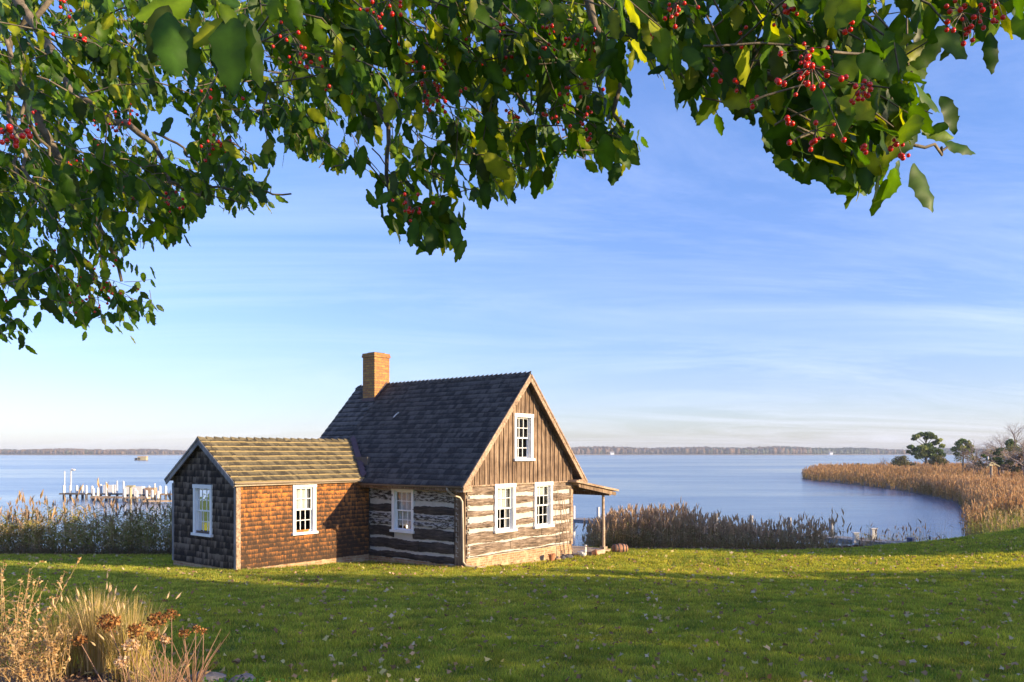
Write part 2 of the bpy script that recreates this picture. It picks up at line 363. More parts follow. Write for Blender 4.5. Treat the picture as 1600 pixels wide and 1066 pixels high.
# ------------------------------------------------------------------ house
GA=at(728,885,24); GZ=2.15; HR=math.atan2(.772,.635)
house=empty('log_house',(GA.x,24,GZ),HR)
tag(house,'old log cabin with white chinking, dark shingle roof, brick chimney and a lower shingled wing','house')
W=5.36; RU=2.68; HRG=5.86; SL=1.11; VO=-.3; VE=8.0; EU=-.45
def hmain(u): return HRG-SL*abs(u-RU)
V0=4.3; WU=-4.85; WW=3.5; WR=6.05; WH=3.77; WSL=.65
def hwing(v): return WH-WSL*abs(v-WR)
class Plane:
    def __init__(s,O,a,n,up=(0,0,1)): s.O=Vector(O); s.a=Vector(a); s.n=Vector(n); s.up=Vector(up)
    def p(s,x,z,d=0): return s.O+s.a*x+s.up*z+s.n*d
def pbox(mb,P,x0,x1,z0,z1,d0,d1):
    q=[P.p(x0,z0,d0),P.p(x1,z0,d0),P.p(x1,z0,d1),P.p(x0,z0,d1)]; r=[P.p(x0,z1,d0),P.p(x1,z1,d0),P.p(x1,z1,d1),P.p(x0,z1,d1)]
    mb.hexa(q+r)
def strips(mb,P,xs,top,z0,holes,d0,d1):
    xs=sorted(set(xs+[h[0] for h in holes]+[h[1] for h in holes]))
    for a,b in zip(xs,xs[1:]):
        segs=[(z0,None)]; m=(a+b)/2
        for h in sorted([h for h in holes if h[0]<m<h[1]],key=lambda h:h[2]):
            lo,_=segs.pop(); segs+= [(lo,h[2]),(h[3],None)]
        for lo,hi in segs:
            za,zb=(hi,hi) if hi is not None else (top(a),top(b))
            if za<=lo+.01 and zb<=lo+.01: continue
            q=[P.p(a,lo,d0),P.p(b,lo,d0),P.p(b,lo,d1),P.p(a,lo,d1)]; r=[P.p(a,za,d0),P.p(b,zb,d0),P.p(b,zb,d1),P.p(a,za,d1)]
            mb.hexa(q+r)
Pg=Plane((0,0,0),(1,0,0),(0,-1,0))            # sunlit gable wall, x = u
Pl=Plane((0,0,0),(0,1,0),(-1,0,0))            # shaded long wall, x = v
Pw=Plane((0,V0,0),(1,0,0),(0,-1,0))           # wing long wall, x = u (negative)
Pe=Plane((WU,0,0),(0,1,0),(-1,0,0))           # wing gable, x = v
WINS={'g1':(1.24,2.23,.88,2.37),'g2':(3.21,4.18,.88,2.37),'gu':(2.15,3.1,3.08,4.57),'l':(2.16,3.157,.83,2.24),'w':(-2.985,-2.146,.87,2.40),'e':(5.53,6.55,.886,2.39)}
def hole(k,m=.06):
    a,b,c,d=WINS[k]; return (a+m,b-m,c+m,d-m)
def logs(P,x0,x1,rows,holes,name,gaps):
    """hewn logs with uneven edges over a chinking slab; rows (lo,hi,material)"""
    mb=MB(); mb.m=0
    strips(mb,P,[x0,x1],lambda x:2.36,-.02,holes,-.2,.0)
    for lo,hi,mi in rows:
        segs=[(x0,x1)]
        for h in holes:
            if h[3]>lo+.03 and h[2]<hi-.03:
                ns=[]
                for a,b in segs:
                    if h[0]>a and h[1]<b: ns+=[(a,h[0]-.0),(h[1]+.0,b)]
                    else: ns.append((a,b))
                segs=ns
        for g_ in gaps:
            if lo<g_[1]<hi: segs=[s for a,b in segs for s in (((a,g_[0]-.012),(g_[0]+.012,b)) if a<g_[0]<b else ((a,b),))]
        ph=random.random()*9
        for a,b in segs:
            n=max(3,int((b-a)/.07)); top=[];bot=[]; mid=[]; ft=[]; fb=[]
            for i in range(n+1):
                x=a+(b-a)*i/n; e=.016 if hi-lo>.15 else .01
                w1=e*(math.sin(x*2.3+ph)+.6*math.sin(x*6.1+ph*2)+random.uniform(-.6,.6)); w2=e*(math.sin(x*2.9+ph*3)+.6*math.sin(x*7.3+ph)+random.uniform(-.6,.6))
                d=.035+.008*math.sin(x*3+ph)
                bot.append(P.p(x,lo+w1,-.01)); fb.append(P.p(x,lo+w1+.02,d)); mid.append(P.p(x,(lo+hi)/2,d+.02+random.uniform(-.006,.006))); ft.append(P.p(x,hi+w2-.02,d)); top.append(P.p(x,hi+w2,-.01))
            mb.m=mi; mb.grid([bot,fb,mid,ft,top])
            for e_ in (0,-1): mb.face([bot[e_],fb[e_],mid[e_],ft[e_],top[e_]])
    return mb
gr=[(.22,.262,1),(.293,.594,1),(.632,.955,1),(1.06,1.24,1),(1.42,1.60,1),(1.735,1.97,1),(2.07,2.33,1)]
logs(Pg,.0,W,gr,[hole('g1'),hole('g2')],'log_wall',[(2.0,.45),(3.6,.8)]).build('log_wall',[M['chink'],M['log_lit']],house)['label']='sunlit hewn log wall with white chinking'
lr=[(.0,.205,1),(.285,.61,1),(.665,1.0,1),(1.045,1.22,2),(1.235,1.43,2),(1.455,1.70,1),(1.83,2.16,2),(2.17,2.33,3)]
logs(Pl,.45,V0-.05,lr,[hole('l')],'log_wall',[(1.95,.45)]).build('log_wall',[M['chink'],M['log_shaded'],M['log_limed'],M['trim_wood']],house)['label']='shaded hewn log wall with limewashed patches'
# corner post with dovetailed log ends
mb=MB(); pbox(mb,Pl,.27,.46,.0,2.36,-.1,.02); pbox(mb,Pl,.0,.27,.0,2.36,-.1,.045); mb.m=1
zz=.25
while zz<2.2:
    h=random.uniform(.05,.13); pbox(mb,Pl,.275,.275+random.uniform(.03,.09),zz,zz+.025,.0,.026); pbox(mb,Pl,.36,.38,zz,zz+h,.0,.027)
    pbox(mb,Pg,.03,.03+random.uniform(.03,.08),zz,zz+.03,.0,.042); pbox(mb,Pg,.1+random.uniform(-.02,.02),.13,zz,zz+h,.0,.043); zz+=h+random.uniform(.02,.1)
mb.build('corner_post',[M['gable_wood'],M['chink']],house)
# porch-side corner of the gable
mb=MB(); pbox(mb,Pg,W-.12,W+.02,.2,2.36,-.14,.05); mb.build('corner_post',M['trim_wood'],house)
# gable boards and battens
mb=MB(); g0=2.36; hu=hole('gu')
def gtop(u): return hmain(u)-.16
x=.0
while x<W-.01:
    w=random.uniform(.2,.25); x1=min(W,x+w); d=random.uniform(.0,.006)+.045
    strips(mb,Pg,[x+.002,x1-.002]+([RU] if x<RU<x1 else []),gtop,g0,[(max(x+.002,hu[0]),min(x1-.002,hu[1]),hu[2],hu[3])] if hu[0]<x1 and hu[1]>x else [],.0,d)
    x=x1
x=.08
while x<W-.05:
    bw=.045; inside = hu[0]-.08<x<hu[1]+.04
    hs=[(x,x+bw,hu[2]-.1,hu[3]+.1)] if inside else []
    if gtop(x)>g0+.1: strips(mb,Pg,[x,x+bw],gtop,g0+.005,hs,.04,.075)
    x+=random.uniform(.2,.245)
mb.build('gable_board_siding',M['gable_wood'],house)
mb=MB(); pbox(mb,Pg,-.01,W+.01,2.335,2.375,-.0,.085); mb.build('belt_trim',M['trim_wood'],house)
# hidden walls, floor and ceiling that close the rooms
mb=MB()
mb.box(W-.15,W-.0,.0+.05,VE-.15,.0,2.4); mb.box(0,.15,WR+WW/2,VE-.15,0,2.4); mb.box(0,.1,V0+.1,WR+WW/2,2.3,3.2)
Pb=Plane((0,VE-.3,0),(1,0,0),(0,1,0)); strips(mb,Pb,[0,RU,W],lambda u:hmain(u)-.16,0,[],-.15,0)
mb.box(.15,W-.15,.2,VE-.46,.0,.1); mb.box(.15,W-.15,.2,VE-.46,2.5,2.6)
strips(mb,Plane((0,7.8,0),(1,0,0),(0,1,0)),[WU+.0,0],lambda u:2.3,0,[],-.12,0); mb.box(WU+.1,0,V0+.12,7.66,-.0,.08)
mb.build('inner_wall',M['dark_room'],house)
mb=MB()
def found(P,x0,x1,z1): pbox(mb,P,x0,x1,-.9,z1,-.22,.02)
found(Pg,.0,W,.21); pbox(mb,Pl,.03,V0-.02,-.9,-.01,-.22,.005); pbox(mb,Pw,WU+.03,-.01,-.9,.035,-.15,.01); pbox(mb,Pe,V0+.03,7.77,-.9,.03,-.15,.01)
mb.build('foundation',M['brick'],house)
# wing walls
def shingles(mb,P,x_rng,z0,z1,exp,wmin,wmax,th,holes=(),ov=1.35,jit=.012,lift=.0,dfun=None):
    k=0; z=z0
    while z<z1-.02:
        xa,xb=x_rng(z); xb2,xa2=x_rng(min(z+exp,z1))[1],x_rng(min(z+exp,z1))[0]
        a_=max(xa,xa2) if xa2>xa else xa; 
        x=xa-random.random()*wmax*.5
        while x<xb:
            w=random.uniform(wmin,wmax); l=max(x,xa); r=min(x+w-.004,xb); x+=w
            if r-l<.015: continue
            zb=z+random.uniform(-jit,jit); zt=min(z+exp*ov,z1+.0)
            skip=False
            for h in holes:
                if l<h[1] and r>h[0] and zb+exp*.5>h[2] and zb+exp*.5<h[3]:
                    if l>=h[0]-.02 and r<=h[1]+.02: skip=True
                    elif l<h[0]: r=min(r,h[0])
                    else: l=max(l,h[1])
                    if r-l<.015: skip=True
            if skip: continue
            # trim the top corners by the slanted outline
            ta,tb=x_rng(min(zt,z1)); l2=max(l,min(ta,r)); r2=min(r,max(tb,l))
            if r2-l2<.0: l2=r2=(l2+r2)/2
            d0=lift+th*random.uniform(.8,1.25); d1=lift+.002+th*.0; sk=random.uniform(-.003,.003)
            rn=random.random(); b=len(mb.v)
            for p,gg in ((P.p(l,zb+sk,0),0),(P.p(r,zb-sk,0),0),(P.p(l,zb+sk,d0),0),(P.p(r,zb-sk,d0),0),(P.p(l2,zt,d1),1*ov),(P.p(r2,zt,d1),1*ov),(P.p(l2,zt,-.005),1),(P.p(r2,zt,-.005),1)):
                mb.v.append(tuple(p)); mb.c.append((rn,gg,0))
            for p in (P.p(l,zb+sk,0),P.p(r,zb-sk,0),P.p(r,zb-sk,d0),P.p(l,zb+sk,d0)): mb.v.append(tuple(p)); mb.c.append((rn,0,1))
            for f in ((8,9,10,11),(2,3,5,4),(0,2,4,6),(1,7,5,3)): mb.f.append(tuple(b+i for i in f)); mb.mi.append(mb.m)
        z+=exp
mb=MB(); strips(mb,Pw,[WU,0],lambda x:2.5,.03,[hole('w')],-.12,-.004); mb.build('wall_backing',M['dark_room'],house)
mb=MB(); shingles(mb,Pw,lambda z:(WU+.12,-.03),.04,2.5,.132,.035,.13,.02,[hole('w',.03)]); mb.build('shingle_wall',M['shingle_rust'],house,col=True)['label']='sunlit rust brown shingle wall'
mb=MB(); strips(mb,Pe,[V0,WR,V0+WW],lambda v:hwing(v)-.06,.03,[hole('e')],-.12,-.004); mb.build('wall_backing',M['dark_room'],house)
mb=MB()
def wr(z):
    if z<2.45: return (V0+.09,V0+WW-.09)
    half=(WH-.08-z)/WSL; return (max(V0+.09,WR-half),min(V0+WW-.09,WR+half))
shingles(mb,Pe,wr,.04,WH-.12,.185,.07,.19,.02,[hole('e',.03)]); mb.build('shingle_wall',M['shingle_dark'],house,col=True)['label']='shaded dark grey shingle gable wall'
mb=MB(); pbox(mb,Pw,WU-.02,WU+.12,.035,2.44,-.02,.028); mb.build('corner_board',M['trim_wood'],house)
mb=MB(); pbox(mb,Pe,V0+WW-.09,V0+WW+.02,.03,2.4,-.02,.03); mb.build('corner_board',M['grey_trim'],house); mb=MB(); pbox(mb,Pe,V0-.0,V0+.09,.03,2.42,-.02,.03); mb.build('corner_board',M['grey_trim'],house)

# roofs
def roof_plane(O,a,up,n,): return Plane(O,a,n,up)
s1=math.hypot(1,SL); upF=Vector((1,0,SL))/s1; nF=Vector((-SL,0,1))/s1; upB=Vector((-1,0,SL))/s1; nB=Vector((SL,0,1))/s1
LF=(RU-EU)*s1
PF=Plane((EU,0,hmain(EU)),(0,1,0),nF,upF); PBk=Plane((W-EU,0,hmain(EU)),(0,-1,0),nB,upB)
mb=MB()
for P,(a,b) in ((PF,(VO,VE)),(PBk,(-VE,-VO))):
    pbox(mb,P,a,b,0,LF,-.07,.0)
mb.build('roof_deck',M['gable_wood'],house)
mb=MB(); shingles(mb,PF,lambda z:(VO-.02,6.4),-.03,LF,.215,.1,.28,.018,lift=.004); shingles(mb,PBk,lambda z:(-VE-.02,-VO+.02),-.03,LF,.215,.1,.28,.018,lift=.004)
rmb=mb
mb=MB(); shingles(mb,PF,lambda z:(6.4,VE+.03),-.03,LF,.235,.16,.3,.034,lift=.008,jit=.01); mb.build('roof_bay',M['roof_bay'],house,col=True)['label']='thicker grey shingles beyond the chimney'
mb=rmb   # ridge comb
y=VO-.02
while y<VE:
    w=.2; 
    if not 6.4<y<7.0:
        h=HRG+.02; t=.03
        mb.col=(random.random(),.8,0)
        mb.hexa([(RU-.1,y,h-.1),(RU+.02,y,h+.0),(RU+.02,y+w*1.2,h-.02),(RU-.1,y+w*1.2,h-.12),(RU-.1,y,h-.1+t),(RU+.03,y,h+.03+t),(RU+.03,y+w*1.2,h-.0),(RU-.1,y+w*1.2,h-.1)])
    y+=w
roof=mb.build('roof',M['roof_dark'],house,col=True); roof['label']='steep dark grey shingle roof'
# rake boards
mb=MB()
for sgn in (-1,1):
    u0=EU+.0 if sgn<0 else W-EU; 
    a=Vector((u0,VO,hmain(u0)-.075)); b=Vector((RU,VO,HRG-.075)); up=nF if sgn<0 else nB
    mb.beam(a+Vector((0,-.01,0))-up*.035,b+Vector((0,-.01,0))-up*.035,.035,.17,up=up)
    mb.beam(a+Vector((0,-.035,0))+up*.035,b+Vector((0,-.035,0))+up*.035,.03,.05,up=up)
mb.box(EU-.0,EU+.38,VO-.02,.0,2.2,2.38); mb.box(W-.02,W-EU+.02,VO-.02,.0,2.22,2.42)
mb.build('rake_board',M['trim_wood'],house)
mb=MB(); mb.box(EU+.02,-.0,-.0,V0-.2,2.22,2.3); mb.box(EU+.0,EU+.04,VO+.04,V0-.1,2.24,2.36); mb.build('eave_fascia',M['gable_wood'],house)
def half_gutter(mb,a,b,r=.055):
    a=Vector(a); b=Vector(b); d=(b-a).normalized(); s=Vector((0,0,1)).cross(d).normalized(); rows=[]
    for rr in (r,r-.008):
        for p in (a,b): rows.append([p+s*math.cos(t)*rr+Vector((0,0,-math.sin(t)*rr)) for t in [math.pi*i/8 for i in range(9)]])
    mb.grid(rows[0:2]); mb.grid(rows[2:4])
mb=MB(); half_gutter(mb,(EU-.06,VO,2.37),(EU-.06,V0-.15,2.35)); mb.build('gutter',M['gutter'],house)
mb=MB(); mb.tube([(EU-.06,.28,2.33),(EU-.05,.27,2.24),(EU+.06,.2,2.12),(-.13,.12,2.02),(-.1,.06,1.9),(-.09,.04,1.0),(-.09,.03,.14),(-.05,-.05,.03),(.15,-.22,-.02),(.4,-.42,-.04)],.04,10); mb.build('downspout',M['spout'],house,smooth=True)
# wing roof
s2=math.hypot(1,WSL); upN=Vector((0,1,WSL))/s2; nN=Vector((0,-WSL,1))/s2; upS=Vector((0,-1,WSL))/s2; nS=Vector((0,WSL,1))/s2
VEAV=V0-.17; LW=(WR-VEAV)*s2
PN=Plane((0,VEAV,hwing(VEAV)),(1,0,0),nN,upN); PS=Plane((0,2*WR-VEAV,hwing(VEAV)),(-1,0,0),nS,upS)
def uint(z): return (hwing(VEAV)+z/s2*WSL-2.885)/SL
mb=MB(); WO=WU-.16
for i in range(10):
    z0_,z1_=LW*i/10,LW*(i+1)/10; pbox(mb,PN,WO,uint(z0_)+.02,z0_,z1_,-.06,0); pbox(mb,PS,-uint(z0_)-.02,-WO,z0_,z1_,-.06,0)
mb.build('wing_roof_deck',M['gable_wood'],house)
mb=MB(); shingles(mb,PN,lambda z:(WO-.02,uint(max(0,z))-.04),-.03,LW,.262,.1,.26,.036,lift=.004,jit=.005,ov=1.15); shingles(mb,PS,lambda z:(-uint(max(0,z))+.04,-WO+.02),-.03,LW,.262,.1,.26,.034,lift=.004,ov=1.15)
x=WO-.03
while x<.75:
    w=.27; mb.col=(random.random(),.6,0)
    h=WH+.025; t=.03
    mb.hexa([(x,WR-.15,h-.13),(x+w*1.1,WR-.15,h-.15),(x+w*1.1,WR+.01,h-.04),(x,WR+.01,h-.02),(x,WR-.15,h-.1+.005),(x+w*1.1,WR-.15,h-.135),(x+w*1.1,WR+.01,h-.01),(x,WR+.01,h+.035)])
    mb.hexa([(x,WR+.01,h-.02),(x+w*1.1,WR+.01,h-.04),(x+w*1.1,WR+.15,h-.15),(x,WR+.15,h-.13),(x,WR+.01,h+.02),(x+w*1.1,WR+.01,h-.02),(x+w*1.1,WR+.15,h-.14),(x,WR+.15,h-.1)])
    x+=w
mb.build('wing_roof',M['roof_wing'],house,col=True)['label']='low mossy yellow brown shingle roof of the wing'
mb=MB()
for P,v_ in ((PN,VEAV),(PS,2*WR-VEAV)):
    up=P.n; mb.beam(Vector((WO-.0,v_,hwing(v_)-.07))-up*.03,Vector((WO-.0,WR,WH-.07))-up*.03,.03,.15,up=up)
    mb.beam(Vector((WO-.025,v_,hwing(v_)-.03))+up*.01,Vector((WO-.025,WR,WH-.03))+up*.01,.03,.05,up=up)
mb.build('wing_rake_board',M['grey_trim'],house)
mb=MB(); half_gutter(mb,(WO,VEAV-.05,2.5),(-.55,VEAV-.05,2.48),.05); mb.box(WO,-.4,VEAV-.005,VEAV+.02,2.4,2.5); mb.build('wing_gutter',M['spout'],house)
mb=MB(); k=0
for i in range(9):
    z=LW*i/9; u=uint(z); p=PN.p(u-.06,z,.02); mb.hexa([p+Vector((-.06,0,-.005)),p+Vector((.12,0,.1)),p+Vector((.16,.2,.25)),p+Vector((-.0,.2,.13)),p+Vector((-.06,0,.03)),p+Vector((.12,0,.16)),p+Vector((.16,.2,.30)),p+Vector((-.0,.2,.17))])
mb.build('valley_flashing',M['flashing'],house)
# chimney
c0,c1,e0,e1=2.1,2.82,6.45,7.1
mb=MB(); mb.box(c0,c1,e0,e1,4.6,6.84); mb.box(c0-.03,c1+.03,e0-.03,e1+.03,6.84,6.92); mb.box(c0-.015,c1+.015,e0-.015,e1+.015,6.92,6.99)
ch=mb.build('chimney',M['chimney'],house)
mb=MB(); mb.box(c0+.12,c1-.12,e0+.12,e1-.12,6.99,7.03); mb.build('chimney_pot',M['stone'],ch)
mb=MB(); mb.box(c0-.03,c0+.02,e0-.03,e1+.03,hmain(c0)-.1,hmain(c0)+.13)
mb.beam((c0-.03,e0-.015,hmain(c0)+.05),(RU,e0-.015,HRG+.05),.03,.07); mb.build('chimney_flashing',M['flashing'],ch)
# small snow guard on the roof
mb=MB(); p=PF.p(4.75,LF*.62,.03); mb.beam(p,p+upF*.16+Vector((0,-.05,0)),.03,.03); mb.beam(p+upF*.16+Vector((0,-.05,0)),p+upF*.2+Vector((0,-.13,.02)),.03,.03); mb.build('roof_hook',plain('galvanised_steel',(.5,.52,.55),.4,.1,5,.6),house)
# windows
def window(P,k,proud,curt,sill_w=.04):
    x0,x1,z0,z1=WINS[k]; cw=.105; mb=MB()
    pbox(mb,P,x0,x0+cw,z0+.07,z1,-.1,proud); pbox(mb,P,x1-cw,x1,z0+.07,z1,-.1,proud)
    pbox(mb,P,x0-.015,x1+.015,z1-cw,z1+.01,-.1,proud+.012)
    fr=mb.build('window',M['paint'],house)
    mb=MB(); pbox(mb,P,x0-sill_w,x1+sill_w,z0,z0+.075,-.1,proud+.05); mb.build('sill',M['paint'],fr)
    a,b,c,d=x0+cw,x1-cw,z0+.075,z1-cw; mid=(c+d)/2
    for (s0,s1,dd) in ((mid-.02,d,-.02),(c,mid+.02,-.055)):
        mb=MB(); fw=.045
        pbox(mb,P,a,a+fw,s0,s1,dd-.03,dd); pbox(mb,P,b-fw,b,s0,s1,dd-.03,dd); pbox(mb,P,a+fw,b-fw,s0,s0+fw,dd-.03,dd); pbox(mb,P,a+fw,b-fw,s1-fw,s1,dd-.03,dd)
        for i in (1,2):
            x=a+fw+(b-a-2*fw)*i/3; pbox(mb,P,x-.011,x+.011,s0+fw,s1-fw,dd-.026,dd-.004)
        z=(s0+s1)/2; pbox(mb,P,a+fw,b-fw,z-.011,z+.011,dd-.026,dd-.006)
        mb.build('sash',M['paint'],fr)
        mb=MB(); mb.face([P.p(a+fw,s0+fw,dd-.015),P.p(b-fw,s0+fw,dd-.015),P.p(b-fw,s1-fw,dd-.015),P.p(a+fw,s1-fw,dd-.015)]); mb.build('glass',M['glass'],fr)
    for (ca,cb,cc,cd,mat) in curt:
        mb=MB(); n=36; rows=[]
        for zz in (c+(d-c)*cc,c+(d-c)*cd): rows.append([P.p(a+(b-a)*(ca+(cb-ca)*i/n),zz,-.17+.018*math.sin(i*1.3)+.006*math.sin(i*3.1)) for i in range(n+1)])
        mb.grid(rows); mb.build('curtain',M[mat],fr)  # amber ones are panels standing for orange light inside the wing
    return fr
window(Pg,'g1',.075,[(0,1,.5,1,'curtain'),(.8,1,0,.5,'curtain')]); window(Pg,'g2',.075,[(0,1,.72,1,'curtain'),(0,.18,0,.7,'curtain')]); window(Pg,'gu',.1,[(0,.25,0,1,'curtain')])
wl=window(Pl,'l',.06,[(0,.5,.0,1,'curtain'),(.5,1,.1,1,'curtain')]); window(Pw,'w',.05,[(0,1,.5,1,'curtain')]); window(Pe,'e',.05,[(.42,1,.02,.5,'amber_glow'),(.3,.7,.5,1,'amber_glow')])
mb=MB(); mb.blob((.14,2.66,1.0),(.02,.03,.045)); mb.build('window_lamp',M['lamp'],wl)
# porch
PU0,PU1=W,7.35
mb=MB(); 
a=Vector((W-.05,0,2.42)); 
for i,(v0_,v1_) in enumerate(((-.42,4.6),)):
    mb.hexa([(W-.3,v0_,2.34),(PU1+.4,v0_,1.93),(PU1+.4,v1_,1.93),(W-.3,v1_,2.34),(W-.3,v0_,2.41),(PU1+.4,v0_,2.0),(PU1+.4,v1_,2.0),(W-.3,v1_,2.41)])
mb.build('porch_roof',M['trim_wood'],house)
mb=MB()
for v_ in np.arange(0,4.5,.55): mb.beam((W,v_,2.27),(PU1+.3,v_,1.9),.06,.1)
mb.beam((PU1,-.3,1.86),(PU1,4.5,1.86),.12,.14); mb.beam((W,-.3,2.22),(PU1+.35,-.3,1.84),.05,.12); mb.build('porch_rafters',M['gable_wood'],house)
for v_ in (-.05,2.1,4.3):
    mb=MB(); mb.tube([(PU1-.06,v_,-.12),(PU1-.05,v_,.6),(PU1-.08,v_,1.2),(PU1-.08,v_,1.8)],[.058,.055,.053,.05],10); mb.box(PU1-.17,PU1+.05,v_-.1,v_+.1,-.3,-.06); mb.build('porch_post',M['pale_wood'],house)
mb=MB(); y=-.25
while y<4.6: mb.box(W,PU1+.1,y,y+.145,-.2,-.15); y+=.15
mb.box(W,PU1+.08,-.24,-.2,-.38,-.2); mb.build('porch_floor',M['pale_wood'],house)
# -------- small things by the house (world coords from house-local)
HM=Matrix.Translation((GA.x,24,GZ))@Matrix.Rotation(HR,4,'Z')
def hw(u,v,z=0):
    p=HM@Vector((u,v,z)); return p
def onlawn(p): return float(lawn_z(p.x,p.y))
p=hw(5.85,-.6); zg=onlawn(p)
b_=empty('garden_step',(p.x,p.y,zg),HR); mb=MB(); mb.box(-.5,.5,-.14,.14,-.1,.17); mb.build('tread',M['pale_wood'],b_)
tag(b_,'pale wooden block step on the grass before the porch','step')
def goose():
    p=hw(5.0,-.7); z=onlawn(p); r=empty('goose_statue',(p.x,p.y,z),R(-40))
    mb=MB(); mb.blob((0,0,.17),(.19,.125,.14),n=16,m=10); mb.tube([(.1,0,.2),(.15,0,.3),(.155,0,.4),(.15,0,.48)],[.085,.055,.04,.036],12); mb.blob((.165,0,.5),(.06,.045,.042),n=12,m=8); mb.tube([(-.14,0,.17),(-.24,0,.22),(-.29,0,.25)],[.08,.05,.01],10)
    mb.build('body',M['goose'],r,smooth=True); mb=MB(); mb.tube([(.21,0,.5),(.27,0,.485)],[.02,.007],8); mb.build('beak',M['orange'],r)
    for s in (-1,1):
        mb=MB(); mb.blob((-.03,s*.1,.19),(.14,.03,.08),n=10,m=6); mb.build('wing',M['goose'],r,smooth=True)
        mb=MB(); mb.blob((.03,s*.05,.02),(.06,.035,.025),n=8,m=5); mb.build('foot',M['orange'],r,smooth=True)
    r.scale=(.82,.82,.82); tag(r,'white goose statue standing on the grass beside the porch','statue')
goose()
def pot(u,v,h,tilt,lab,name='flower_pot',mat='terracotta',s=1):
    p=hw(u,v); z=onlawn(p); r=empty(name,(p.x,p.y,z+.0),0); Mx=Matrix.Rotation(tilt,4,'Y'); off=Vector((0,0,.11*s*abs(math.sin(tilt))))
    mb=MB(); mb.lathe([(0.001,0),(.075*s,0),(.11*s,h-.04),(.125*s,h-.04),(.125*s,h),(.1*s,h),(.08*s,.03),(0.001,.03)],off,14,Mx); mb.build('vessel',M[mat],r)
    mb=MB(); mb.lathe([(0.001,h*.8),(.1*s,h*.78)],off,12,Mx); mb.build('soil',M['mulch'],r); return tag(r,lab,'pot')
pot(5.35,-.85,.17,1.4,'small terracotta pot tipped over right of the goose statue')
pot(3.75,-.35,.24,0,'terracotta pot against the brick base under the right gable window')
def barrel():
    p=hw(6.95,-.95); z=onlawn(p); r=empty('rusty_barrel',(p.x,p.y,z+.15),R(15)); Mx=Matrix.Rotation(R(90),4,'Y')
    mb=MB(); mb.lathe([(.001,-.26),(.14,-.26),(.17,-.1),(.175,0),(.17,.1),(.14,.26),(.12,.26),(.13,.1),(.001,-.2)],(0,0,0),18,Mx); mb.build('shell',M['rust'],r,smooth=True)
    for x in (-.2,-.08,.08,.2):
        mb=MB(); rr=.172 if abs(x)<.1 else .152; mb.lathe([(rr,x-.015),(rr+.012,x-.015),(rr+.012,x+.015),(rr,x+.015)],(0,0,0),18,Mx); mb.build('hoop',M['dark_paint'],r)
    tag(r,'rusty barrel lying on its side at the foot of the porch post','barrel')
barrel()
# cane poles leaning on the gable wall
for i,(u0_,u1_,top) in enumerate(((4.55,4.42,2.15),(4.78,4.62,2.0),(5.0,4.72,1.95))):
    a=hw(u0_,-.33,0); a.z=onlawn(a); b=hw(u1_,-.09,top); mb=MB(); mid=(a+b)/2+Vector((.02,0,0)); mb.tube([a,mid,b],[.016,.014,.011],7)
    tag(mb.build('cane_pole',M['trim_wood']),['tallest cane pole leaning on the gable wall right of the window','middle cane pole leaning on the gable wall','cane pole leaning on the gable nearest the porch'][i],'pole','cane poles leaning on the gable wall')
for i,(u_,s) in enumerate(((4.05,.08),(4.3,.1),(4.62,.12))):
    p=hw(u_,-.4); mb=MB(); mb.blob((0,0,0),(s*1.5,s,s*.9),amp=.12); o=mb.build('stone',M['stone' if i else 'brick']); o.location=(p.x,p.y,onlawn(p)+s*.4); o.rotation_euler=(0,0,HR+i)
    tag(o,['small reddish stone lying at the base of the gable wall','mid sized grey stone below the cane poles','largest grey stone between the cane poles and the goose statue'][i],'stone','stones along the gable wall base')

